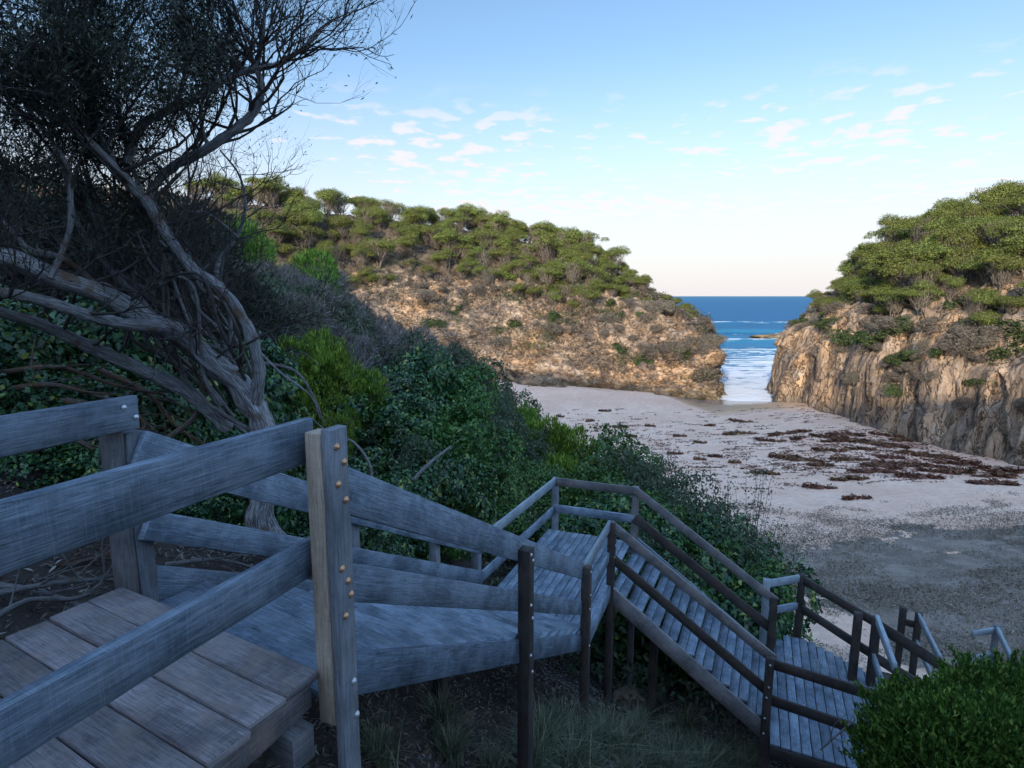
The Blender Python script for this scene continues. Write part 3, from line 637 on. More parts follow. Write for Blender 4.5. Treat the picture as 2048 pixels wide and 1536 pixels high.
# ------------------------------------------------------------------ shrubs
HT = {}
def shrub(seed, kind, n=6500, R0=1.0, nl=11):
    random.seed(seed); g = np.random.default_rng(seed); lobes = []
    for k in range(nl):
        a = random.uniform(0, 6.28); rr = R0 * math.sqrt(random.random()) * .85
        lobes.append((np.array([rr * math.cos(a), rr * math.sin(a), R0 * random.uniform(.35, 1.05) - rr * .35]), R0 * random.uniform(.28, .52)))
    P = []; D = []; tot = sum(r * r for _, r in lobes)
    for c_, r in lobes:
        m = int(n * r * r / tot); d = unit(g.normal(0, 1, (m, 3)) + [0, 0, .25]); sub = 1 + .22 * np.array([noise.noise(Vector(q * 3.1 + c_)) for q in d])[:, None]
        P.append(c_ + d * r * sub * g.uniform(.72, 1.05, (m, 1)) ** .7); D.append(d)
    P = np.concatenate(P); D = np.concatenate(D); keep = P[:, 2] > -.1
    if kind in ('glossy', 'mid', 'olive', 'bright', 'rock'): keep &= np.array([noise.noise(Vector(q * 3.4)) for q in P]) > -.17
    P = P[keep]; D = D[keep]
    mats = {'glossy': 'leaf_glossy', 'bright': 'leaf_bright', 'olive': 'leaf_olive', 'mid': 'leaf_mid', 'dark': 'leaf_dark'}
    if kind in ('glossy', 'mid'): me = leaf_mesh('foliage', P, D + [0, 0, .5], .072, .040, M[mats[kind]], .45)
    elif kind == 'bright': me = leaf_mesh('foliage', P, D, .085, .022, M[mats[kind]], .6, along=D * .8 + [0, 0, .7])
    elif kind == 'dark': me = leaf_mesh('foliage', P, D, .07, .02, M[mats[kind]], .7, along=D + [0, 0, .3])
    elif kind == 'rock': me = leaf_mesh('foliage', P, D + [0, 0, .4], .15, .08, M['scrubgreen'], .6)
    elif kind == 'rockgrey': me = leaf_mesh('foliage', P, D, .26, .03, M['scrub'], .7)
    elif kind == 'grey': me = leaf_mesh('foliage', P, D, .16, .014, M['greytwig'], .9, along=D * .8 + [.2, 0, .1])
    else: me = leaf_mesh('foliage', P, D, .06, .025, M[mats[kind]], .7)
    root = empty('shrub'); HT[root.name] = float(np.quantile(P[:, 2], .992)); mobj('foliage', me, root); T = Tubes()
    for c_, r in lobes:
        e = Vector(c_); m_ = Vector((e.x * .4, e.y * .4, e.z * .5)) + Vector((random.gauss(0, .06), random.gauss(0, .06), 0))
        T.tube(catmull([Vector((random.gauss(0, .05), random.gauss(0, .05), -.3)), m_, e], 4), list(np.linspace(.03, .008, 9)), 4)
        for q in range(4): T.tube([m_, e + Vector(unit(g.normal(0, 1, (1, 3)))[0]) * r * .9], [.01, .003], 3)
    T.build('stem', M['twig'], root); return root
def dead_shrub(seed, n=16, R0=1.0, mat='palewood', lv=3, th=.012):
    random.seed(seed); T = Tubes()
    def grow(p, d, L, r, lev):
        pts = [p.copy()]; q = p.copy()
        for k in range(4):
            d = (d + Vector((random.gauss(0, .25), random.gauss(0, .25), random.gauss(-.02, .18)))).normalized(); q = q + d * L / 4; pts.append(q.copy())
        T.tube(pts, list(np.linspace(r, r * .45, 5)), 4 if lev > 1 else 3)
        if lev > 0:
            for k in range(3 if lev > 1 else 4):
                b = pts[random.randint(2, 4)]; grow(b, (d + Vector((random.gauss(0, .6), random.gauss(0, .6), random.gauss(.1, .4)))).normalized(), L * .62, r * .5, lev - 1)
    for k in range(n):
        a = random.uniform(0, 6.28); e = random.uniform(.2, 1.2); grow(Vector((random.gauss(0, .1), random.gauss(0, .1), -.1)), Vector((math.cos(a) * math.cos(e), math.sin(a) * math.cos(e), math.sin(e))), R0 * .62, th, lv)
    root = empty('dead_shrub'); T.build('branches', M[mat], root, False); return root
SH = {k: [shrub(200 + 10 * q + i, k, {'glossy': 11000, 'bright': 19000, 'olive': 12000, 'mid': 12000, 'dark': 12000, 'grey': 13000}[k]) for i in range(nn)] for q, (k, nn) in enumerate((('glossy', 3), ('bright', 2), ('olive', 2), ('mid', 2), ('dark', 2), ('grey', 3)))}
RB = [shrub(400 + i, 'rock', 2600) for i in range(2)] + [shrub(410 + i, 'rockgrey', 3200) for i in range(3)]
rock_bushes(GL, NL, .3, .8, .22, .56, 60, (.7, 1.7), RB, 'low wind shaped bush growing on the left headland rock', 'low bushes on the left headland rock', 1)
rock_bushes(GR, NR, .2, .95, .40, .60, 60, (.7, 1.6), RB, 'low bush growing at the rim of the right cliff', 'low bushes along the rim of the right cliff', 2)
rock_bushes(GR, NR, .45, .95, .18, .40, 26, (.5, 1.1), RB, 'small bush clinging to the face of the right cliff', 'small bushes on the face of the right cliff', 3)
DS = [dead_shrub(300 + i, 22, 1.0, 'palewood', 3, .017) for i in range(2)]
DB = [dead_shrub(320 + i, 20, 1.0, 'twig', 3, .012) for i in range(2)]
def put(kind, px, top, Y, rad, hs=1.0, label='', group=None, cat='shrub', sink=0.15):
    sw = random.random() if kind == 'glossy' and Y > 10 else 1; swap = sw < .28
    if .28 < sw < .5: kind = 'olive'
    P0 = at(px, top, Y=Y); gz = hgt(P0.x, P0.y); hh = max(.5, P0.z - gz)
    arr = SH['mid'] if swap else {'dead': DS, 'brown': DB}.get(kind) or SH[kind]; proto = random.choice(arr)
    nat = HT.get(proto.name, 1.1)
    sc = (rad, rad, (hh + sink) / nat)
    base = gz - sink
    want = min(rad * 2.2, max(rad, (hh + sink) / nat / 1.35)); sc = (want, want, (hh + sink) / nat)
    return plant(proto, (P0.x, P0.y, base), random.uniform(0, 6.28), sc, label, cat, group)
random.seed(5)
GD = 'dark glossy shrubs covering the slope behind the stairs'; GLB = 'glossy dark green shrub in the thicket on the slope'
rows = [  # kind, px, top py, Y, radius
 ('glossy', 700, 760, 12.0, 1.5), ('glossy', 830, 700, 15.5, 1.6), ('glossy', 770, 745, 13.8, 1.4), ('glossy', 900, 730, 17, 1.7), ('glossy', 860, 800, 13, 1.5), ('glossy', 760, 850, 10.8, 1.3),
 ('mid', 950, 860, 14, 1.4), ('glossy', 930, 800, 16, 1.5), ('glossy', 840, 900, 11, 1.2), ('mid', 1010, 920, 15, 1.5), ('mid', 920, 930, 12.5, 1.2), ('glossy', 760, 960, 9.2, 1.0), ('glossy', 870, 1010, 10.6, .9),
 ('mid', 1060, 960, 14.6, 1.3), ('mid', 1130, 960, 15, 1.3), ('mid', 1220, 975, 14, 1.2), ('glossy', 1020, 1000, 12.6, .9), ('glossy', 1180, 1010, 12.6, .9), ('mid', 960, 1000, 12, 1.0)]
for k, px, tp, Y, rd in rows: put(k, px, tp, Y, rd, 1, GLB if k == 'glossy' else 'mid green leafy shrub in the thicket on the slope', GD if k == 'glossy' else 'mid green shrubs on the slope behind the stairs')
GB = 'bright feathery shrubs beside the leaning tree'
for i, (px, tp, Y, rd, lb) in enumerate([(560, 672, 12, 1.0, 'bright green feathery shrub right behind the leaning tree trunk'), (640, 700, 12.4, 1.1, 'rounded bright green feathery shrub right of the leaning tree'), (690, 745, 12.6, .8, 'small bright green feathery shrub against the dark glossy thicket'),
        (600, 800, 10.6, .7, 'low bright green shrub just above the near handrail corner'), (540, 462, 25, 1.9, 'bright green bush on the brown slope below the left headland canopy'), (490, 480, 26, 1.5, 'smaller bright green bush on the brown slope behind bare branches')]):
    put('bright', px, tp, Y, rd, 1, lb, GB)
put('bright', 1150, 858, 20, 1.5, 1, 'round dark green bush standing in front of the beach', None)
put('mid', 1205, 872, 21, 1.3, 1, 'low green bush beside the round bush above the beach', None)
put('glossy', 985, 762, 26, .8, 1, 'small round bush standing out against the far end of the sand', None)
put('bright', 1000, 800, 24, 1.1, 1, 'green bush at the tip of the shrub slope beside the sand', None)
put('glossy', 1050, 820, 25, .9, 1, 'little dark bush lowest on the slope beside the sand', None)
for px, tp, Y, rd in [(1090, 870, 24, 1.4), (960, 780, 22, 1.5), (910, 700, 24, 1.6), (1020, 860, 20, 1.6), (930, 760, 20, 1.6)]:
    put('olive', px, tp, Y, rd, 1, 'dull olive shrub on the slope down to the sand', 'olive shrubs on the slope down to the sand')
for px, tp, Y, rd in [(1250, 905, 19, 1.2), (1310, 935, 18.5, 1.3), (1370, 950, 17.5, 1.2), (1290, 975, 15.5, 1.3), (1360, 990, 15, 1.3), (1260, 1020, 13.6, 1.1)]:
    put('olive', px, tp, Y, rd, 1, 'loose olive green shrub between the upper stairs and the beach', 'olive shrubs between the stairs and the beach')
for px, tp, Y, rd in [(1330, 1040, 12.8, 1.1), (1400, 1045, 12.5, 1.2), (1450, 1075, 12.2, .9), (1370, 1080, 11.8, 1.0), (1440, 1110, 11.6, .8), (1300, 1080, 11.6, .8)]:
    put('glossy', px, tp, Y, rd, 1, 'dark leafy shrub beside the second flight of stairs', 'dark leafy shrubs beside the second flight')
# brown and grey dead scrub up the left slope
for px, tp, Y, rd in [(600, 540, 21, 1.9), (530, 530, 19, 1.8), (660, 600, 22, 1.8), (500, 590, 16, 1.5), (570, 600, 17, 1.6), (730, 650, 24, 1.7), (800, 660, 27, 1.8), (870, 700, 28, 1.4), (620, 540, 27, 1.7), (700, 600, 29, 1.5), (660, 660, 18, 1.3), (450, 500, 20, 2.0), (840, 690, 25, 1.5)]:
    put('grey', px, tp, Y, rd, 1, 'grey brown leafless shrub covering the upper slope below the headland canopy', 'grey brown shrubs on the upper slope')
    put('brown', px, tp - 8, Y - .3, rd, 1, 'dark leafless brown shrub on the slope behind the leaning tree', 'brown leafless shrubs on the upper slope')
    put('olive', px + random.uniform(-50, 60), tp + 22, Y - 1.0, rd * .65, 1, 'greyish olive shrub among leafless brown scrub on the upper slope', 'greyish shrubs on the upper slope')
put('dead', 650, 585, 13.2, 1.35, 1, 'bleached grey dead shrub with curling bare branches above the bright bushes', None, 'dead shrub')
put('dead', 960, 900, 13, .7, 1, 'small bleached dead shrub among the leafy thicket', None, 'dead shrub')
# dark under-storey at the left, behind the deck and the leaning tree
for px, tp, Y, rd in [(60, 575, 6.4, 1.3), (200, 600, 7.0, 1.3), (330, 640, 7.4, 1.2), (430, 700, 7.8, 1.1), (30, 700, 5.2, .9), (150, 720, 5.8, .9), (270, 760, 6.2, .8), (400, 800, 6.6, .8), (120, 880, 4.9, .7), (330, 900, 5.9, .7), (640, 900, 7.8, .8), (700, 1000, 7.6, .7), (600, 980, 7.0, .6), (420, 960, 5.6, .55)]:
    put('glossy', px, tp, Y, rd, 1, 'dark ivy like shrub under the leaning tree', 'dark leafy undergrowth below the leaning tree')
for px, tp, Y, rd in [(60, 290, 11, 2.6), (-120, 250, 9, 2.4), (230, 330, 12.5, 2.2), (-60, 380, 8.6, 1.8), (120, 400, 9.6, 1.8), (300, 430, 12, 1.9), (380, 470, 14, 1.8)]:
    put('dark', px, tp + 60, Y, rd, 1, 'tall dark fine leaved shrub rising behind the leaning tree', 'dark fine leaved thicket behind the leaning tree')
    put('brown', px + 30, tp + 20, Y - .7, rd * 1.05, 1, 'tall tangle of bare brown twigs behind the leaning tree', 'bare twig tangles behind the leaning tree')
# bright bush, bottom right
def big_bush():
    random.seed(77); g = np.random.default_rng(77); lobes = []
    for px, py, Y, r in [(1800, 1432, 4.9, .40), (1875, 1425, 4.8, .38), (1960, 1400, 5.0, .5), (2040, 1405, 4.9, .5), (1830, 1490, 4.5, .5), (1920, 1480, 4.4, .5), (2010, 1490, 4.3, .5), (1760, 1500, 4.7, .35), (1900, 1560, 4.2, .5), (1790, 1570, 4.4, .4), (2000, 1590, 4.1, .5), (2120, 1450, 4.9, .6), (2130, 1560, 4.5, .6)]:
        lobes.append((np.array(at(px, py, Y=Y)), r * .72))
    P = []; D = []
    for c_, r in lobes:
        m = int(23000 * r * r); d = unit(g.normal(0, 1, (m, 3)) + [0, 0, .2]); sub = 1 + .3 * np.array([noise.noise(Vector(q * 3.5 + c_)) for q in d])[:, None]
        P.append(c_ + d * r * sub * g.uniform(.6, 1.05, (m, 1))); D.append(d)
    for k in range(420):
        c_, r = lobes[int(g.integers(0, len(lobes)))]; d = unit(g.normal(0, 1, (1, 3)) + [0, 0, .8])[0]; b_ = c_ + d * r * g.uniform(.85, 1.0); e_ = unit((d + g.normal(0, .35, 3) + [0, 0, .6])[None])[0]; L_ = g.uniform(.06, .17)
        q = g.uniform(0, 1, (26, 1)); P.append(b_ + e_ * q * L_ + g.normal(0, .012, (26, 3))); D.append(np.tile(e_, (26, 1)))
    P = np.concatenate(P); D = np.concatenate(D); base = Vector((3.6, 4.6, hgt(3.6, 4.6)))
    root = empty('bush', base, 'bright green dense bush in the bottom right corner in front of the lower landing', 'bush')
    mobj('foliage', leaf_mesh('foliage', P - np.array(base), D, .056, .023, M['leaf_bush'], .8, along=D * .7 + [0, 0, .8]), root); T = Tubes()
    for c_, r in lobes:
        e = Vector(c_); T.tube(catmull([base + Vector((random.gauss(0, .1), random.gauss(0, .1), -.1)), base.lerp(e, .5) + Vector((0, 0, -.1)), e], 5), list(np.linspace(.035, .008, 11)), 5)
    T.build('stem', M['twig'], root)
big_bush()
# airy sprays in front of the sand
def airy(name, px, py, Y, hh, n, label, seed):
    random.seed(seed); g = np.random.default_rng(seed); top = at(px, py, Y=Y); gz = hgt(top.x, top.y); base = Vector((top.x, top.y, gz)); T = Tubes(); P = []; D = []
    for k in range(n):
        a = random.uniform(0, 6.28); sp = random.uniform(.1, .75); e = Vector((math.cos(a) * sp, math.sin(a) * sp, (top.z - gz) * random.uniform(.65, 1.02)))
        m_ = Vector((e.x * .3, e.y * .3, e.z * .5)); pts = catmull([Vector((0, 0, -.1)), m_, e], 7); T.tube(pts, list(np.linspace(.012, .003, len(pts))), 3)
        for q in pts[4:]:
            for _ in range(7): P.append(np.array(q) + g.normal(0, .06, 3)); D.append([0, 0, 1])
    root = empty(name, base, label, 'shrub'); mobj('foliage', leaf_mesh('foliage', np.array(P), np.array(D, float), .075, .035, M['leaf_olive'], .9), root)
    T.v = [v + base for v in T.v]; T.build('stem', M['twig'], root)
airy('leggy_shrub', 1510, 930, 12.2, 2, 16, 'tall airy shrub with sparse leaves in front of the sand', 1)
airy('leggy_shrub', 1545, 1040, 11.4, 2, 16, 'sparse leafy sprays beside the foot of the second flight', 2)
airy('leggy_shrub', 1465, 960, 12.8, 2, 14, 'thin sparse shrub left of the tall airy shrub', 3)
airy('leggy_shrub', 1320, 880, 16, 2, 14, 'wispy shrub above the landing in front of the beach', 4)

# ------------------------------------------------------------------ leaning tree
def leaning_tree():
    random.seed(42); base = at(530, 1060, Y=5.1); root = empty('leaning_tree', base, 'gnarled leaning tree with twisting bare limbs beside the deck', 'tree')
    def P(l): return [at(x, y, Y=Y) for x, y, Y, r in l], [r for *_, r in l]
    limbs = {
     'trunk': [[(545, 1110, 5.1, .17), (520, 980, 5.1, .15), (540, 880, 5.15, .145), (490, 790, 5.1, .14), (420, 720, 5.0, .125), (320, 650, 4.8, .115), (220, 590, 4.5, .105), (110, 555, 4.2, .095), (0, 520, 4.0, .085), (-120, 500, 3.8, .075)]],
     'limb': [
      [(525, 900, 5.15, .10), (512, 820, 5.1, .085), (516, 740, 5.0, .075), (498, 660, 4.95, .07), (450, 590, 4.9, .065), (380, 530, 4.8, .064), (330, 470, 4.7, .06), (285, 400, 4.6, .058), (225, 330, 4.45, .052), (150, 260, 4.3, .045), (80, 215, 4.2, .04), (-20, 150, 4.0, .035)],
      [(330, 470, 4.7, .05), (300, 400, 4.9, .045), (340, 340, 5.0, .055), (400, 300, 5.0, .058), (465, 262, 5.0, .055), (508, 225, 5.0, .05), (524, 185, 5.0, .045), (515, 145, 5.0, .03), (490, 110, 5.1, .02), (440, 85, 5.1, .015)],
      [(255, 330, 4.7, .05), (275, 260, 4.8, .048), (330, 222, 4.85, .042), (400, 190, 4.9, .04), (455, 155, 4.95, .036), (510, 142, 5.0, .034), (560, 128, 5.05, .028), (600, 100, 5.1, .02), (650, 50, 5.15, .013), (700, 25, 5.2, .008)],
      [(510, 142, 5.0, .028), (525, 80, 5.0, .022), (530, 20, 5.0, .016), (540, -40, 5.0, .01)],
      [(500, 800, 5.3, .06), (440, 740, 5.3, .055), (360, 690, 5.1, .05), (280, 600, 5.0, .045), (240, 560, 4.9, .04), (190, 500, 4.7, .03), (150, 430, 4.6, .026), (120, 330, 4.4, .02), (60, 250, 4.3, .016), (-10, 170, 4.2, .012)],
      [(330, 655, 4.7, .07), (220, 640, 4.4, .065), (100, 610, 4.2, .06), (0, 590, 4.0, .055), (-120, 570, 3.8, .05)],
      [(460, 860, 5.4, .09), (380, 780, 5.2, .085), (260, 730, 4.9, .075), (150, 680, 4.6, .065), (60, 640, 4.4, .055), (-60, 600, 4.2, .05)],
      [(225, 600, 4.6, .035), (130, 520, 4.3, .032), (60, 500, 4.1, .028), (20, 460, 4.0, .024), (-40, 400, 3.9, .02)],
      [(475, 620, 5.3, .03), (440, 560, 5.6, .035), (440, 520, 5.8, .03), (475, 470, 6.0, .025), (490, 410, 6.0, .02), (478, 350, 6.0, .015), (440, 300, 6.0, .01)],
      [(480, 480, 6.0, .018), (420, 430, 5.6, .022), (370, 420, 5.4, .02), (330, 380, 5.2, .02)],
      [(230, 330, 4.6, .04), (190, 250, 4.6, .036), (180, 160, 4.6, .032), (170, 60, 4.6, .028), (165, -40, 4.6, .02)],
      [(290, 400, 4.8, .03), (255, 300, 4.9, .026), (235, 200, 5.0, .022), (245, 100, 5.0, .016), (280, 20, 5.0, .01)],
      [(415, 300, 5.0, .02), (400, 220, 5.0, .017), (430, 150, 5.0, .013), (450, 80, 5.0, .008)],
      [(100, 555, 4.1, .03), (135, 470, 4.2, .026), (140, 400, 4.2, .024), (135, 330, 4.2, .02), (60, 220, 4.1, .017), (0, 130, 4.0, .012)],
      [(505, 690, 5.0, .016), (560, 745, 4.9, .014), (620, 790, 4.8, .011), (640, 835, 4.8, .008)],
      [(420, 740, 5.4, .045), (470, 690, 5.5, .035), (430, 640, 5.5, .03), (390, 600, 5.4, .024), (360, 540, 5.3, .018), (330, 500, 5.2, .012)],
      [(150, 260, 4.3, .026), (60, 120, 4.2, .02), (20, 20, 4.1, .015), (0, -60, 4.1, .01)]]}
    tips = []
    for nm, lst in limbs.items():
        for l in lst:
            pts, rad = P(l); rad = [q * .70 for q in rad]; n = 8; c4 = catmull([list(p) + [r] for p, r in zip(pts, rad)], n)
            pp = [Vector(q[:3]) + Vector((noise.noise(Vector(q[:3]) * 2.2), noise.noise(Vector(q[:3]) * 2.2 + Vector((9, 0, 0))), noise.noise(Vector(q[:3]) * 2.2 + Vector((0, 9, 0))))) * q[3] * .8 for q in c4]
            rr = [max(.004, q[3]) for q in c4]; T = Tubes(); T.tube(pp, rr, 20 if rr[0] > .06 else 9, .38); T.build(nm, M['bark'], root)
            tips.append((pp, rr))
    for k in range(40):
        x0 = random.uniform(300, 530); y0 = 560 + (x0 - 300) * 1.05 + random.uniform(0, 120); Y0 = random.uniform(5.0, 5.9); l = [(x0, y0, Y0, .02)]; cu = random.uniform(-60, 60)
        for q in range(1, 5):
            u_ = q / 4; l.append((x0 - 190 * u_ + cu * math.sin(u_ * 3.1) + random.gauss(0, 18), y0 - random.uniform(270, 380) * u_ + random.gauss(0, 16), Y0 - .5 * u_ + random.gauss(0, .08), .02 - .012 * u_))
        pts, rad = P(l); c4 = catmull([list(p) + [r] for p, r in zip(pts, rad)], 6); T = Tubes(); pp = [Vector(q[:3]) for q in c4]; rr = [q[3] * random.uniform(.95, 1.05) for q in c4]
        T.tube(pp, rr, 6, .15); T.build('limb', M['bark'] if k % 3 else M['twig'], root)
        if k % 2: tips.append((pp, rr))
    T = Tubes(); LP = []; LD = []
    def grow(p, d, L, r, lev, up):
        pts = [p.copy()]; q = p.copy(); n = 5
        for k in range(n):
            d = (d + Vector((random.gauss(0, .20), random.gauss(0, .20), random.gauss(up, .17)))).normalized(); q = q + d * L / n; pts.append(q.copy())
        T.tube(pts, list(np.linspace(r, r * .45, n + 1)), 4 if r > .006 else 3)
        if lev > 0:
            for k in range(random.choice((2, 3, 3, 4))):
                b = pts[random.randint(1, n)]; grow(b, (d + Vector((random.gauss(0, .55), random.gauss(0, .45), random.gauss(.25, .35)))).normalized(), L * random.uniform(.5, .78), r * .55, lev - 1, up)
        if lev <= 1:
            for q in pts[2:]: LP.append(q); LD.append(d)
    for li, (pp, rr) in enumerate(tips):
        m_ = len(pp)
        if li == 0: rng_ = range(int(m_ * .45), m_, 7)
        else: rng_ = range(int(m_ * .25), m_, 4)
        for i in rng_:
            X, Yp = px_of(pp[i])
            if X < -160 or Yp < -120: continue
            if Yp > 600 and random.random() < .75: continue
            for _ in range(2 if Yp < 330 else 1):
                dr = Vector((random.gauss(.1, .6), random.gauss(.1, .5), random.gauss(.55, .4))).normalized()
                grow(pp[i], dr, random.uniform(.35, .85), min(.015, rr[i] * .5), 3, .05)
    T.build('twigs', M['twig'], root, False)
    # fine dark foliage where the picture's crown is dense
    g = np.random.default_rng(3); pos = []; dd = []
    for p, d in zip(LP, LD):
        X, Yp = px_of(p); n = 0
        if X < 470 and Yp < 170 + (200 - X * .3) : n = (4 if Yp < 190 else 3) if X < 420 and random.random() < .8 else 1
        elif X < 330 and Yp < 520: n = 1
        elif X < 560 and Yp < 90: n = 2
        if X > 470: n = 0 if random.random() < .85 else 1
        for _ in range(n): pos.append(np.array(p) + g.normal(0, .045, 3)); dd.append(np.array(d))
    pos = np.array(pos); dd = np.array(dd)
    me = leaf_mesh('foliage', pos - np.array(base), dd, .05, .010, M['leaf_dark'], .8, along=dd)
    mobj('foliage', me, root); print('tree twigs', len(T.f), 'leaves', len(pos))
leaning_tree()

# ------------------------------------------------------------------ dead branches, litter, grass
def branch_obj(name, pts, r0, r1, mat, label, cat='branch', twigs=0, seed=0, group=None):
    random.seed(seed); pts = [Vector(p) for p in pts]; root = pts[0].copy(); T = Tubes(); c_ = [Vector(q) for q in catmull(pts, 6)]
    T.tube(c_, list(np.linspace(r0, r1, len(c_))), 7, .2)
    for k in range(twigs):
        i = random.randint(3, len(c_) - 2); d = (c_[i] - c_[i - 1]).normalized(); e = c_[i] + (d + Vector((random.gauss(0, .6), random.gauss(0, .5), random.gauss(.2, .5)))).normalized() * random.uniform(.2, .6)
        m_ = c_[i].lerp(e, .5) + Vector((random.gauss(0, .05), random.gauss(0, .05), random.gauss(0, .05))); T.tube(catmull([c_[i], m_, e], 4), list(np.linspace(r1 * .9, r1 * .3, 9)), 4)
    me = np_mesh(name, [v - root for v in T.v], T.f, M[mat], T.uv, True); o = mobj(name, me, None, root); tag(o, label, cat, group); return o
branch_obj('dead_branch', [at(808, 985, Y=9.3), at(850, 935, Y=9.5), at(903, 892, Y=9.8)], .05, .018, 'palewood', 'pale dead branch sticking diagonally out of the leafy thicket')
branch_obj('dead_branch', [at(745, 960, Y=6.5), at(735, 920, Y=6.5), at(700, 880, Y=6.6), at(640, 868, Y=6.7)], .02, .01, 'palewood', 'thin pale curved branch just right of the tallest near post', seed=2, twigs=2)
branch_obj('dead_branch', [at(520, 725, Y=5.6), at(590, 742, Y=5.7), at(630, 800, Y=5.8), at(648, 850, Y=5.9)], .018, .009, 'palewood', 'thin arching grey branch in front of the bright green shrubs', seed=4, twigs=1)
branch_obj('fallen_branch', [ground_at(*a) + Vector((0, 0, .05)) for a in ((1385, 1378), (1425, 1408), (1462, 1462))], .02, .01, 'palewood', 'thin pale stick lying on the slope below the second flight', twigs=1)
branch_obj('fallen_branch', [at(1640, 1500, Y=5.3), at(1680, 1465, Y=5.3), at(1710, 1440, Y=5.4)], .012, .007, 'palewood', 'small forked pale twig poking out beside the bottom right bush', twigs=3, seed=9)
fb = [((-20, 1190, 3.3), (120, 1165, 3.5), (230, 1160, 3.7), (300, 1170, 4.0)), ((-20, 1240, 3.0), (60, 1200, 3.2), (160, 1195, 3.4), (220, 1150, 3.6)), ((0, 1170, 3.6), (90, 1185, 3.5), (200, 1225, 3.3)),
      ((-20, 1120, 4.0), (130, 1130, 4.0), (260, 1090, 4.2)), ((330, 1130, 4.2), (440, 1120, 4.4), (560, 1150, 4.6)), ((350, 1160, 4.0), (450, 1190, 4.2), (520, 1170, 4.4))]
for i, l in enumerate(fb): branch_obj('fallen_branch', [at(x, y, Y=Y) for x, y, Y in l], .02, .008, 'palewood' if i != 3 else 'brownbranch', 'bleached fallen branch in the brush pile beside the deck', twigs=9, seed=i, group='bleached branches in the brush pile by the deck')
fb = [((0, 745, 5.0), (120, 735, 5.1), (230, 770, 5.2), (330, 790, 5.3)), ((0, 780, 4.8), (110, 770, 4.9), (220, 800, 5.0)), ((130, 800, 4.9), (230, 820, 5.0), (290, 850, 5.1), (215, 930, 4.9)), ((60, 900, 4.6), (150, 880, 4.7), (205, 920, 4.8), (240, 980, 4.8)), ((200, 740, 5.4), (300, 790, 5.5), (350, 850, 5.5), (430, 900, 5.4)), ((330, 880, 5.2), (390, 830, 5.3), (400, 760, 5.4), (340, 700, 5.4))]
for i, l in enumerate(fb): branch_obj('dead_branch', [at(x, y, Y=Y) for x, y, Y in l], .028, .01, 'brownbranch', 'brown arching dead branch in the undergrowth behind the deck rail', twigs=8, seed=20 + i, group='brown dead branches behind the deck rail')
# leaf litter
g = np.random.default_rng(55); n = 60000; x = g.uniform(-5, 9, n); y = g.uniform(1.2, 14, n); z = height(x, y)
tag(mobj('leaf_litter', leaf_mesh('leaf_litter', np.stack([x, y, z + g.uniform(.0, .04, n)], 1), np.tile([0, 0, 1.], (n, 1)), .075, .016, M['litter'], .35)), 'dry twigs and fallen leaves scattered over the dark ground under the stairs', 'leaf litter', None, 'stuff')
SM = [rock('stone', M['rockL'], 9, 40 + i, .6) for i in range(3)]; random.seed(31)
for px, py in [(1290, 1432), (1330, 1440), (1255, 1420), (1370, 1452), (1180, 1400), (930, 1440), (1080, 1420), (760, 1480), (840, 1500)]:
    q = ground_at(px, py); o = bpy.data.objects.new('stone', random.choice(SM)); col.objects.link(o); o.location = q; s_ = random.uniform(.05, .13)
    o.scale = (s_ * 1.3, s_, s_); o.rotation_euler = (0, 0, random.uniform(0, 6)); tag(o, 'small weathered stone lying on the dark slope under the stairs', 'stone', 'stones on the slope under the stairs')
# tussocks
def tussock(seed, n=300, H=.55):
    g = np.random.default_rng(seed); V = []; Fq = []
    for k in range(n):
        a = g.uniform(0, 6.28); lean = abs(g.normal(0, .55)) + .1; h = H * g.uniform(.5, 1.15); b = g.normal(0, .07, 2); wd = .0075; dx, dy = math.cos(a), math.sin(a); sx_, sy_ = -dy * wd, dx * wd; s = len(V)
        for q in range(5):
            u = q / 4; r = lean * h * u * u * 1.1; zz = h * (u - .35 * lean * u * u); ww = 1 - u * .9
            V.append((b[0] + dx * r - sx_ * ww, b[1] + dy * r - sy_ * ww, zz)); V.append((b[0] + dx * r + sx_ * ww, b[1] + dy * r + sy_ * ww, zz))
        for q in range(4): Fq.append((s + 2 * q, s + 2 * q + 1, s + 2 * q + 3, s + 2 * q + 2))
    return np_mesh('grass_tuft', V, Fq, M['grass'])
TM = [tussock(i) for i in range(4)]; random.seed(8)
tp = [(1160, 1470, 5.9), (1210, 1480, 5.7), (1270, 1470, 6.2), (1350, 1500, 6.0), (1420, 1510, 5.9), (1250, 1535, 5.4), (1340, 1540, 5.5), (1140, 1535, 5.2), (1060, 1530, 5.0), (1465, 1480, 6.5), (1370, 1440, 6.9), (1100, 1470, 6.0), (1150, 1500, 5.6), (1120, 1440, 6.6), (1180, 1530, 5.3), (1240, 1500, 5.8), (1300, 1520, 5.9), (1390, 1480, 6.4), (1440, 1520, 6.2), (1080, 1490, 5.6), (1330, 1450, 6.8), (1480, 1530, 6.2), (1200, 1440, 6.6), (900, 1500, 5.0), (980, 1530, 5.0), (760, 1510, 4.4), (1400, 1540, 5.8), (1280, 1430, 7.2), (1500, 1500, 6.6), (880, 1440, 5.6)]
for px, py, Y in tp:
    q = ground_at(px, py + 25); o = bpy.data.objects.new('grass_tuft', random.choice(TM)); col.objects.link(o); o.location = (q.x, q.y, hgt(q.x, q.y) - .02)
    s = random.uniform(.55, 1.05); o.scale = (s, s, s); o.rotation_euler = (0, 0, random.uniform(0, 6.28)); tag(o, 'grey green grass tuft growing on the slope under the stairs', 'grass tuft', 'grass tufts under the stairs')
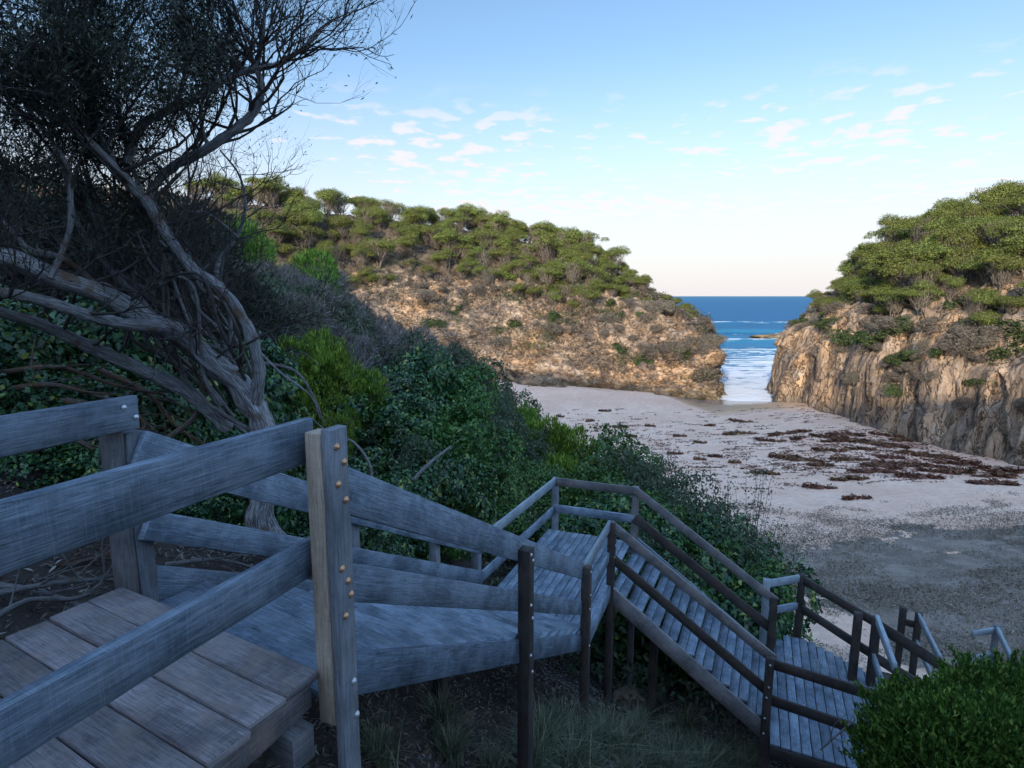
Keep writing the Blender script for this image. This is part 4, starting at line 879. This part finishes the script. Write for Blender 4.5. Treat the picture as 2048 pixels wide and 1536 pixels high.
# dune ground cover
g = np.random.default_rng(56); n = 260000; x = g.uniform(3, 42, n); y = g.uniform(10, 33, n)
m = vnoise(x, y * 1.7, .42, 31, 4); dens = rng.uniform(-.35, .25, n) < m + np.where(y > dune_edge(x, y) - 3, .10, 0); keep = dens & (y < dune_edge(x, y) - 1.2 + rng.normal(0, 1.3, n)) & (x > 4.6)
keep &= ~(sandy_path(x, y) & (rng.uniform(0, 1, n) < .86)); tuft = (m > .22) & (y < dune_edge(x, y) + 5) & (x > 7); keep |= tuft & (rng.uniform(0, 1, n) < .5); x = x[keep]; y = y[keep]; z = height(x, y); k = len(x)
tag(mobj('dune_grass', leaf_mesh('dune_grass', np.stack([x, y, z + g.uniform(0, .13, k)], 1), np.tile([0, 0, 1.], (k, 1)), .12, .035, M['dunegrass'], .6)), 'low grey green creeping plants covering the dune behind the sand', 'dune grass', None, 'stuff')
# low green cover on the vegetated slope, so no bare soil shows between shrubs
g = np.random.default_rng(57); n = 150000; x = g.uniform(-26, 7, n); y = g.uniform(9, 62, n); lim = np.interp(y, [8, 13, 20, 26, 34, 50, 66], [6.2, 6.2, 6.0, 4.6, 2.6, 0.2, -2]); m = vnoise(x, y, .5, 41, 3)
keep = (x < lim + .6) & (m > -.25); x = x[keep]; y = y[keep]; z = height(x, y); k = len(x)
tag(mobj('undergrowth', leaf_mesh('undergrowth', np.stack([x, y, z + g.uniform(0, .55, k)], 1), np.tile([0, 0, 1.], (k, 1)), .20, .07, M['leaf_olive'], .8)), 'low tangled undergrowth covering the slope between the shrubs', 'undergrowth', None, 'stuff')

# ------------------------------------------------------------------ seaweed
def kelp_mesh(name, seed, L, Wd, n):
    g = np.random.default_rng(seed); u_ = g.uniform(-1, 1, n); prof = np.sqrt(np.clip(1 - u_ * u_, 0, 1)) * (.6 + .6 * vnoise(u_ * L, u_ * 0, 1.2, seed) + .3)
    x = u_ * L; y = g.normal(0, .42, n) * Wd * prof + vnoise(u_ * L, u_ * 0 + 3, .8, seed + 5) * Wd * 1.3; z = np.abs(g.normal(0, .05, n)) + .015
    al = np.stack([np.ones(n), g.normal(0, .35, n), g.normal(0, .12, n)], 1)
    return leaf_mesh(name, np.stack([x, y, z], 1), np.tile([0, 0, 1.], (n, 1)), .42, .09, M['kelp'], .5, along=al)
KM = [kelp_mesh('seaweed_clump', 60 + i, 1.3, .38, 240) for i in range(5)]
random.seed(13)
big = [(1560, 870), (1540, 885), (1600, 880), (1660, 872), (1700, 880), (1740, 885), (1690, 866), (1780, 892), (1820, 905), (1850, 915), (1600, 920), (1640, 928), (1570, 915), (1700, 925), (1760, 930), (1800, 935), (1860, 938), (1900, 930), (1960, 940), (2010, 944), (1880, 945), (1930, 925), (1740, 945), (1700, 960), (1980, 972), (1840, 962), (1430, 915), (1400, 918), (1660, 905), (1720, 900), (1780, 915), (1670, 885), (1880, 918), (1800, 882), (1920, 950), (1770, 870), (1710, 1000), (1640, 975), (1990, 960), (1600, 862), (1180, 842), (1240, 855), (1300, 850), (1120, 830), (1360, 868), (1420, 850), (1480, 862), (1350, 905), (1260, 870), (1480, 845), (1210, 828), (1400, 885), (1470, 925), (1530, 950)]
for px, py in big:
    py += random.uniform(-4, 4); q = at(px, py, Z=-12.5); q = at(px, py, Z=hgt(q.x, q.y))
    o = bpy.data.objects.new('seaweed_clump', random.choice(KM)); col.objects.link(o); o.location = (q.x, q.y, hgt(q.x, q.y)); s = random.uniform(.65, 1.25) * (.55 if px < 1480 else 1)
    o.scale = (s, s * random.uniform(1.1, 2.0), 1.5); o.rotation_euler = (0, 0, random.gauss(-.12, .22)); tag(o, 'long brown clump of washed up seaweed lying on the sand', 'seaweed', 'large seaweed clumps on the sand')
P = []; 
for k in range(1300):
    if random.random() < .45: px, py = random.gauss(1780, 170), random.gauss(915, 34)
    else: px, py = random.uniform(1040, 1900), random.uniform(800, 960)
    if py < 806 or py > 990: continue
    q = at(px, py, Z=-12.7); q.z = hgt(q.x, q.y); L = random.uniform(.08, .5)
    for j in range(int(6 + L * 26)): P.append((q.x + random.gauss(0, L), q.y + random.gauss(0, .09), q.z + abs(random.gauss(0, .025)) + .01))
P = np.array(P); lim = np.interp(P[:, 1], [8, 13, 20, 26, 34, 50, 66], [6.2, 6.2, 6.0, 4.6, 2.6, 0.2, -2]); P = P[(P[:, 0] > lim + 1.2) & (P[:, 1] > dune_edge(P[:, 0], P[:, 1]) - .5) & (P[:, 1] < 70)]
P[:, 2] = height(P[:, 0], P[:, 1]) + .02 + np.abs(rng.normal(0, .02, len(P)))
tag(mobj('seaweed', leaf_mesh('seaweed', P, np.tile([0, 0, 1.], (len(P), 1)), .22, .06, M['kelp'], .5, along=np.tile([1, -.1, 0.], (len(P), 1)))), 'small scraps of brown seaweed strewn over the sand', 'seaweed', None, 'stuff')

# ------------------------------------------------------------------ timber stairway
Vz = Vector((0, 0, 1))
def v3(p, z): return Vector((p[0], p[1], z))
def bolt(parent, p, n, mat='copper', r=.011):
    p = Vector(p); n = Vector(n).normalized(); x = n.cross(Vz).normalized(); y = n.cross(x); Vv = []; Ff = []; k = 10; loc = p - parent.location_world if hasattr(parent, 'location_world') else p
    rings = [(1.25, 0), (1.25, .25), (1.0, .3), (.85, .62), (.5, .85), (.001, .95)]
    for rr, hh in rings:
        for i in range(k):
            a = 2 * math.pi * i / k; Vv.append(n * hh * r + (x * math.cos(a) + y * math.sin(a)) * r * rr)
    for j in range(len(rings) - 1):
        for i in range(k): Ff.append((j * k + i, j * k + (i + 1) % k, (j + 1) * k + (i + 1) % k, (j + 1) * k + i))
    o = mobj('bolt', np_mesh('bolt', Vv, Ff, M[mat], smooth=True), parent); return o, p
def add_bolt(root, post, p, n, mat='copper', r=.011):
    o, p = bolt(post, p, n, mat, r); o.location = Vector(p) - root.location    # post meshes sit at the root's origin
def post(root, xy, ztop, zbot, mat='post', sz=.10, along=None, name='post', sy=None):
    B = Boxes(); al = Vector(along) if along else Vector((.39, .92, 0)); B.box((xy[0], xy[1], (ztop + zbot) / 2), (0, 0, 1), al, Vector((0, 0, 1)).cross(al), (ztop - zbot) / 2, sz / 2, (sy or sz) / 2)
    return B.build(name, M[mat], root)
def rail(root, a, b, mat='rail', deep=.19, wide=.045, name='handrail'):
    B = Boxes(); a = Vector(a); b = Vector(b); dz = Vector((0, 0, deep / 2)); B.beam(a - dz, b - dz, wide, deep); return B.build(name, M[mat], root)
def boards(root, A0, A1, B0, B1, z, n=None, wdt=.19, gap=.013, th=.04, mat='board', over=.03, name='deck_board', maxn=100):
    """boards laid between edge A0-A1 and edge B0-B1 (each board runs from edge A to edge B)"""
    A0, A1, B0, B1 = [Vector((p[0], p[1], 0)) for p in (A0, A1, B0, B1)]; Ln = ((A1 - A0).length + (B1 - B0).length) / 2; n = n or max(1, round(Ln / wdt)); stp = Ln / n
    for i in range(n):
        u_ = (i + .5) / n; a = A0.lerp(A1, u_); b = B0.lerp(B1, u_); d = (b - a).normalized(); a = a - d * (over + random.uniform(-.012, .012)); b = b + d * (over + random.uniform(-.012, .012))
        zz = z - th / 2 + random.uniform(-.003, .003); Bx = Boxes(); sd = d.cross(Vz)
        Bx.box((a + b) / 2 + Vector((0, 0, zz)), d + Vector((0, 0, random.gauss(0, .0015))), sd, Vz, (b - a).length / 2, stp / 2 - gap / 2, th / 2); Bx.build(name, M[mat], root, .005)
u = Vector((.39, .921, 0)).normalized(); vr = Vector((.921, -.39, 0)).normalized()
random.seed(99)
Z1 = -1.62; N0 = Vector((-.87, 2.34, 0)); F0 = Vector((-2.18, 3.06, 0)); C0 = Vector((.90, 6.93, 0)); C1 = Vector((-.46, 7.80, 0)); Z2 = -4.44
# --- upper deck
dk = empty('timber_deck', v3(N0, Z1), 'weathered grey timber deck with two board handrails nearest the camera', 'deck')
nb = N0 - u * 3.4; fb_ = F0 - u * 3.4
boards(dk, N0 - u * .02, nb, F0 - u * .02, fb_, Z1, wdt=.187)
for q, nm in ((0.06, 'bearer'), (1.40, 'bearer')):
    a = N0 - vr * q; B = Boxes(); B.beam(v3(a, Z1 - .04 - .09), v3(a - u * 3.4, Z1 - .04 - .09), .05, .18); B.build(nm, M['board'], dk)
B = Boxes(); B.beam(v3(N0 - u * .10 + vr * .0, Z1 - .34), v3(F0 - u * .10, Z1 - .34), .12, .16); B.build('cross_beam', M['brownrail'], dk)
T0 = N0 + vr * .02 + u * .02
# near corner: tan post with a grey bolted board beside it
tpz = -.555
tan = post(dk, T0 + vr * .045, tpz, Z1 - .26, 'tanpost', .085, u)
gp = post(dk, T0 + vr * .115 + u * .01, tpz + .02, hgt(T0.x, T0.y) - .3, 'post', .105, u, sy=.05)
ns = vr
gf = T0 + vr * .141 + u * .01
for zb, off, mt in ((-.61, -.02, 'copper'), (-.685, .022, 'copper'), (-.77, -.02, 'copper'), (-.85, .022, 'copper'), (-1.14, -.022, 'copper'), (-1.21, .012, 'copper'), (-1.28, .028, 'copper'), (-1.36, -.012, 'copper'), (-1.69, .02, 'steel'), (-1.86, .03, 'steel')):
    add_bolt(dk, gp, v3(gf + u * off, zb), vr, mt, .0125)
rk = vr * -.0
rail(dk, v3(N0 + u * .07 - vr * .03, -.515), v3(N0 - u * 2.2 - vr * .03, -.515), 'rail', .185, .045)
rail(dk, v3(N0 + u * .06 - vr * .03, -1.045), v3(N0 - u * 2.2 - vr * .03, -1.045), 'rail', .165, .045, 'mid_rail')
post(dk, N0 - u * 2.0 + vr * .03, -.6, -3, 'post', .1, u)
# far side of the deck
fp = F0 + u * .02 - vr * .02
post(dk, fp - vr * .03, -.58, Z1 - .2, 'brownrail', .085, u); gp2 = post(dk, fp + u * .10 - vr * .03, -.76, hgt(fp.x, fp.y) - .2, 'post', .10, u)
rail(dk, v3(F0 + u * .12 + vr * .035, -.545), v3(F0 - u * 2.4 + vr * .035, -.545), 'rail', .185, .045)
for q, s in ((.04, -.60), (.10, -.665)): add_bolt(dk, gp2, v3(F0 + u * q + vr * .058, s), vr, 'steel', .012)
# --- first flight
f1 = empty('timber_stair_flight', v3(N0, Z1), 'upper flight of weathered timber stairs running down from the deck to the landing', 'stairs')
sN0, sF0 = N0 + u * .06 + vr * .04, F0 + u * .10
nr_ = 15; rise = (Z2 - Z1) / nr_
for i in range(1, nr_):
    ua = (i - 1) / (nr_ - 1); ub = i / (nr_ - 1); z = Z1 + rise * i
    A = sN0.lerp(C0, ua); A_ = sN0.lerp(C0, ub); Bq = sF0.lerp(C1, ua); Bq_ = sF0.lerp(C1, ub)
    Bx = Boxes(); d = (Bq - A).normalized(); c_ = (A + A_ + Bq + Bq_) / 4; ln = (Bq - A).length; wd = (A_ - A).length * abs(math.sin((A_ - A).angle(d)))
    Bx.box(v3(c_, z - .022), d, d.cross(Vz), Vz, ln / 2 - .03, wd / 2 + .018, .022); Bx.build('tread', M['rail'], f1, .005)
def stringer(root, a, b, za, zb, deep=.25, wide=.05, mat='rail'):
    B = Boxes(); B.beam(v3(a, za - deep / 2), v3(b, zb - deep / 2), wide, deep); return B.build('stringer', M[mat], root)
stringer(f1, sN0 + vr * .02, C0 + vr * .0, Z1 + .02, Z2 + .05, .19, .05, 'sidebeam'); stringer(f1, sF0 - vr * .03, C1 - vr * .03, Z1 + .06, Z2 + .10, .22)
dirN = (C0 - sN0).normalized(); dirF = (C1 - sF0).normalized()
rail(f1, v3(sN0 + vr * .0, -.695), v3(C0 + dirN * .03, -3.40), 'rail', .20, .045)
rail(f1, v3(sN0, -1.155), v3(C0 + dirN * .03, -3.93), 'rail', .17, .045, 'mid_rail')
rail(f1, v3(sF0 + vr * .04 + u * .0, -.74), v3(C1 + vr * .03, -3.42), 'rail', .23, .045)
rail(f1, v3(sF0 + vr * .04, -1.21), v3(C1 + vr * .03, -3.93), 'rail', .17, .045, 'mid_rail')
PB = sN0.lerp(C0, .503) + vr * .075
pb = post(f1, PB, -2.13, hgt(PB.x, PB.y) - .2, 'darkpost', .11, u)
for zb, of in ((-2.17, -.02), (-2.24, .025), (-2.63, -.02), (-2.77, .02), (-3.1, -.02), (-3.28, .02)): add_bolt(f1, pb, v3(PB + vr * .055 + u * of, zb), vr, 'steel', .013)
for k in (.42, .75):
    PF = sF0.lerp(C1, k) - vr * .075; post(f1, PF, -.73 - 2.65 * k - .05, hgt(PF.x, PF.y) - .2, 'post', .10, u)
for k in (.12, .55):
    PF = sF0.lerp(C1, k) + vr * .5; post(f1, PF, Z1 + (Z2 - Z1) * k - .3, hgt(PF.x, PF.y) - .2, 'darkpost', .12, u, 'support_post')
# --- middle landing
Dp = Vector((1.50, 8.41, 0)); Ep = Vector((.81, 10.5, 0)); Fp = Vector((2.22, 9.95, 0))
l2 = empty('timber_landing', v3(C0, Z2), 'middle weathered timber landing between the two flights with long narrow boards', 'landing')
LR = -3.40
nbd = 13
cw = (C1 - C0); cwn = cw.normalized()
for i in range(nbd):
    u0 = i / nbd; um = (i + .5) / nbd; a = C0.lerp(C1, um); e = Fp.lerp(Ep, um)
    # boards run along the landing
    d = u; L0 = a; L1 = a + u * ((e - a).dot(u)) ; 
    # widen toward the right beyond D
    Bx = Boxes(); sd = vr; wd = abs(cw.dot(vr)) / nbd
    Bx.box(v3((L0 + L1) / 2, Z2 - .02 + random.uniform(-.002, .002)), d, vr, Vz, (L1 - L0).length / 2, wd / 2 - .005, .02); Bx.build('deck_board', M['rail'], l2, .004)
base_r = C0
ext = ((Fp - C0).dot(vr))
for i in range(3):
    wd = ext / 3
    if wd < .03: break
    off = (i + .5) * wd; s0 = max(0, (Dp - C0).dot(u) * min(1, (off / max(.01, (Dp - C0).dot(vr))))) if (Dp - C0).dot(vr) > .02 else 0
    a = C0 + vr * off + u * s0; e = a + u * ((Fp - a).dot(u)); Bx = Boxes(); Bx.box(v3((a + e) / 2, Z2 - .02), u, vr, Vz, (e - a).length / 2, wd / 2 - .005, .02); Bx.build('deck_board', M['rail'], l2, .004)
def beamz(root, a, b, z, deep, wide=.05, name='bearer', mat='rail'):
    B = Boxes(); B.beam(v3(a, z - deep / 2), v3(b, z - deep / 2), wide, deep); return B.build(name, M[mat], root)
beamz(l2, C0 + vr * .03, Dp + vr * .03, Z2 + .0, .22); beamz(l2, C1 - vr * .03, Ep - vr * .03, Z2 - .045, .2); beamz(l2, Ep + u * .03, Fp + u * .03, Z2 - .045, .2)
rail(l2, v3(C0 + vr * .02, LR), v3(Dp, LR), 'bluerail', .15); rail(l2, v3(C0 + vr * .02, LR - .5), v3(Dp, LR - .5), 'rail', .15, name='mid_rail')
rail(l2, v3(C1, LR), v3(Ep, LR), 'bluerail', .15); rail(l2, v3(C1 - u * .2, LR - .55), v3(Ep, LR - .55), 'rail', .15, name='mid_rail')
rail(l2, v3(Ep, LR), v3(Fp, LR), 'brownrail', .15); rail(l2, v3(Ep, LR - .53), v3(Fp, LR - .53), 'rail', .15, name='mid_rail')
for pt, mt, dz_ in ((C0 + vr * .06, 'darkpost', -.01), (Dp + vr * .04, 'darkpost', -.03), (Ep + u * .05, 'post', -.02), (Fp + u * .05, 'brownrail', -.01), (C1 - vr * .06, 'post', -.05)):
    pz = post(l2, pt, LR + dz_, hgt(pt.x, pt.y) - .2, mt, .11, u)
    if mt == 'darkpost':
        for zb in (LR - .08, LR - .4, LR - .58, LR - 1.1): add_bolt(l2, pz, v3(pt + vr * .055 + u * random.uniform(-.02, .02), zb), vr, 'steel', .013)
for pt in (Dp - vr * .1 + u * .7, C1 + vr * .3 + u * .4, Fp - vr * .4): post(l2, pt, Z2 - .1, hgt(pt.x, pt.y) - .2, 'darkpost', .12, u, 'support_post')
# --- second flight
Gp = Vector((3.75, 7.66, 0)); Hp = Vector((4.50, 9.27, 0)); Z3 = -6.33; LR3 = -5.14
f2 = empty('timber_stair_flight', v3(Dp, Z2), 'lower flight of open timber stairs turning right towards the beach', 'stairs')
nr_ = 10; rise = (Z3 - Z2) / nr_; d2 = (Gp - Dp).normalized()
for i in range(1, nr_):
    ua = (i - 1) / (nr_ - 1); ub = i / (nr_ - 1); z = Z2 + rise * i; A = Dp.lerp(Gp, (ua + ub) / 2); Bq = Fp.lerp(Hp, (ua + ub) / 2); d = (Bq - A).normalized(); wd = (Gp - Dp).length / (nr_ - 1)
    for s in (-1, 1):
        Bx = Boxes(); sd = d.cross(Vz); Bx.box(v3((A + Bq) / 2 + sd * s * wd * .27, z - .022), d, sd, Vz, (Bq - A).length / 2 - .03, wd * .27 - .004, .022)
        Bx.build('tread', M['rail'], f2, .004)
stringer(f2, Dp - d2 * .02, Gp, Z2 + .0, Z3 + .05, .24, .05, 'brownrail'); stringer(f2, Fp, Hp, Z2 + .12, Z3 + .17, .24, .05, 'rail')
rail(f2, v3(Dp, LR + .01), v3(Gp + d2 * .05, LR3), 'brownrail', .14, .05); rail(f2, v3(Dp, LR - .50), v3(Gp, LR3 - .52), 'darkpost', .14, .045, 'mid_rail')
rail(f2, v3(Fp, LR + .01), v3(Hp + d2 * .06, LR3), 'brownrail', .14, .05); rail(f2, v3(Fp, LR - .50), v3(Hp, LR3 - .50), 'darkpost', .16, .045, 'mid_rail')
pm = Dp.lerp(Gp, .28) + u * .5; post(f2, pm, Z2 - .7, hgt(pm.x, pm.y) - .2, 'darkpost', .13, u, 'support_post')
# --- lower landing
l3 = empty('timber_landing', v3(Gp, Z3), 'lower weathered timber landing beyond the bottom right bush', 'landing')
Ip = Vector((5.42, 10.08, 0)); H2 = Vector((4.66, 9.85, 0)); Jp = Vector((5.90, 8.62, 0)); G2 = Vector((5.15, 6.75, 0))
poly = [Vector((3.70, 7.36, 0)), Vector((4.62, 9.55, 0)), Vector((5.15, 10.02, 0)), Vector((5.50, 9.86, 0)), Vector((6.17, 8.75, 0)), Vector((5.30, 6.6, 0))]
o0 = poly[0]; pv = [((q - o0).dot(vr), (q - o0).dot(u)) for q in poly]
def span(x):
    ys = []
    for i in range(len(pv)):
        (x0, y0), (x1, y1) = pv[i], pv[(i + 1) % len(pv)]
        if (x0 - x) * (x1 - x) < 0: ys.append(y0 + (y1 - y0) * (x - x0) / (x1 - x0))
    return (min(ys), max(ys)) if len(ys) >= 2 else None
xa = min(q[0] for q in pv); xb = max(q[0] for q in pv); nn = 13
for i in range(nn):
    xm = xa + (xb - xa) * (i + .5) / nn; s = span(xm)
    if not s: continue
    c_ = o0 + vr * xm + u * (s[0] + s[1]) / 2; Bx = Boxes(); Bx.box(v3(c_, Z3 - .02 + random.uniform(-.003, .003)), u, vr, Vz, (s[1] - s[0]) / 2, (xb - xa) / nn / 2 - .006, .02); Bx.build('deck_board', M['rail'], l3, .004)
beamz(l3, poly[0], poly[5], Z3 - .045, .18, name='bearer', mat='darkpost'); beamz(l3, poly[3], poly[4], Z3 - .045, .18, mat='darkpost')
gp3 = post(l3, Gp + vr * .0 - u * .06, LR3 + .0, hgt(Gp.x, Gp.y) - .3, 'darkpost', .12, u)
for zb in (LR3 - .1, LR3 - .45, LR3 - .62, LR3 - .95, LR3 - 1.2): add_bolt(l3, gp3, v3(Gp - u * .12 + vr * random.uniform(-.02, .02), zb), -u, 'steel', .013)
rail(l3, v3(Gp - u * .03, LR3 - .05), v3(G2, LR3 - .05), 'darkpost', .15); rail(l3, v3(Gp - u * .03, LR3 - .62), v3(G2, LR3 - .62), 'darkpost', .15, name='mid_rail')
post(l3, G2, LR3, hgt(G2.x, G2.y) - .2, 'darkpost', .11, u)
for pt, mt in ((Hp + vr * .03, 'darkpost'), (H2, 'bluerail'), (Ip, 'darkpost'), (Jp, 'darkpost'), (Jp - vr * .25 + u * .05, 'darkpost')): post(l3, pt, LR3 + (.0 if mt != 'bluerail' else .02), hgt(pt.x, pt.y) - .2, mt, .12, u)
rail(l3, v3(H2, LR3), v3(Ip, LR3), 'bluerail', .14); rail(l3, v3(H2, LR3 - .55), v3(Ip, LR3 - .55), 'rail', .14, name='mid_rail')
rail(l3, v3(Ip, LR3 - .02), v3(Jp, LR3 - .02), 'darkpost', .15); rail(l3, v3(Ip, LR3 - .58), v3(Jp, LR3 - .58), 'darkpost', .15, name='mid_rail')
rail(l3, v3(Jp, LR3 + .05), v3(Jp - u * 1.35, LR3 + .05), 'bluerail', .13, .06); rail(l3, v3(Jp, LR3 - .6), v3(Jp - u * 1.3, LR3 - .6), 'bluerail', .13, .05, name='mid_rail')
# --- third flight and last landing, half hidden by the bush
f3 = empty('timber_stair_flight', v3(Jp, Z3), 'short dark timber flight going down right from the lower landing, half hidden by the bush', 'stairs')
K0 = Jp + Vector((1.55, -.15, 0)); K1 = K0 - u * 1.3
rail(f3, v3(Jp, LR3 - .03), v3(K0, LR3 - 1.0), 'darkpost', .17); rail(f3, v3(Jp, LR3 - .6), v3(K0, LR3 - 1.55), 'darkpost', .15, name='mid_rail')
stringer(f3, Jp, K0, Z3, Z3 - 1.0, .24, .05, 'darkpost')
for i in range(1, 6):
    A = Jp.lerp(K0, i / 6); Bx = Boxes(); Bx.box(v3(A - u * .65, Z3 - i * .18), u, vr, Vz, .62, .13, .02); Bx.build('tread', M['rail'], f3, .004)
post(f3, K0, LR3 - 1.0, hgt(K0.x, K0.y) - .2, 'darkpost', .11, u)
l4 = empty('timber_landing', at(1836, 1400, Y=10), 'farthest pale blue grey timber handrails and landing near the dune', 'landing')
q0 = at(1838, 1226, Z=-6.3); q1 = at(1807, 1214, Z=-6.25); zs = -7.45
rail(l4, q0, q0 - u * 1.5, 'bluerail', .13, .05); rail(l4, q0 - Vector((0, 0, .55)), q0 - u * 1.5 - Vector((0, 0, .55)), 'bluerail', .12, .05, 'mid_rail'); rail(l4, q1 - Vector((0, 0, .25)), q0 - Vector((0, 0, .2)), 'darkpost', .13)
for q in (q0, q1): post(l4, q, q.z, hgt(q.x, q.y) - .2, 'darkpost', .11, u)
r0 = at(1994, 1250, Z=-6.9); r1 = at(1945, 1262, Z=-7.0)
rail(l4, r0, r0 - u * 2.2 + Vector((0, 0, -.5)), 'bluerail', .13, .06); rail(l4, r0 - Vector((0, 0, .6)), r0 - u * 2.2 - Vector((0, 0, 1.1)), 'bluerail', .12, .05, 'mid_rail')
rail(l4, r1, r0 - Vector((0, 0, .05)), 'bluerail', .13); rail(l4, r1 - Vector((0, 0, .6)), r0 - Vector((0, 0, .62)), 'bluerail', .16, name='mid_rail')
for q in (r0,): post(l4, q, q.z, hgt(q.x, q.y) - .2, 'post', .10, u)
aa = Vector((q0.x + .1, q0.y - 1.7, 0)); w4 = (r0 - q0).dot(vr)
for i in range(9):
    Bx = Boxes(); c_ = aa + vr * (w4 * (i + .5) / 9); Bx.box(v3(c_, zs - .1), u, vr, Vz, .75, w4 / 18 - .006, .02); Bx.build('deck_board', M['rail'], l4, .004)
for i in (0, 1): pt = aa + vr * (w4 * i) - u * .7; post(l4, pt, zs - .12, hgt(pt.x, pt.y) - .2, 'darkpost', .11, u, 'support_post')

for o in [q for q in col.objects if q.parent is None and q.type == 'EMPTY' and 'label' not in q.keys()]:
    for ch in list(o.children): bpy.data.objects.remove(ch)
    bpy.data.objects.remove(o)
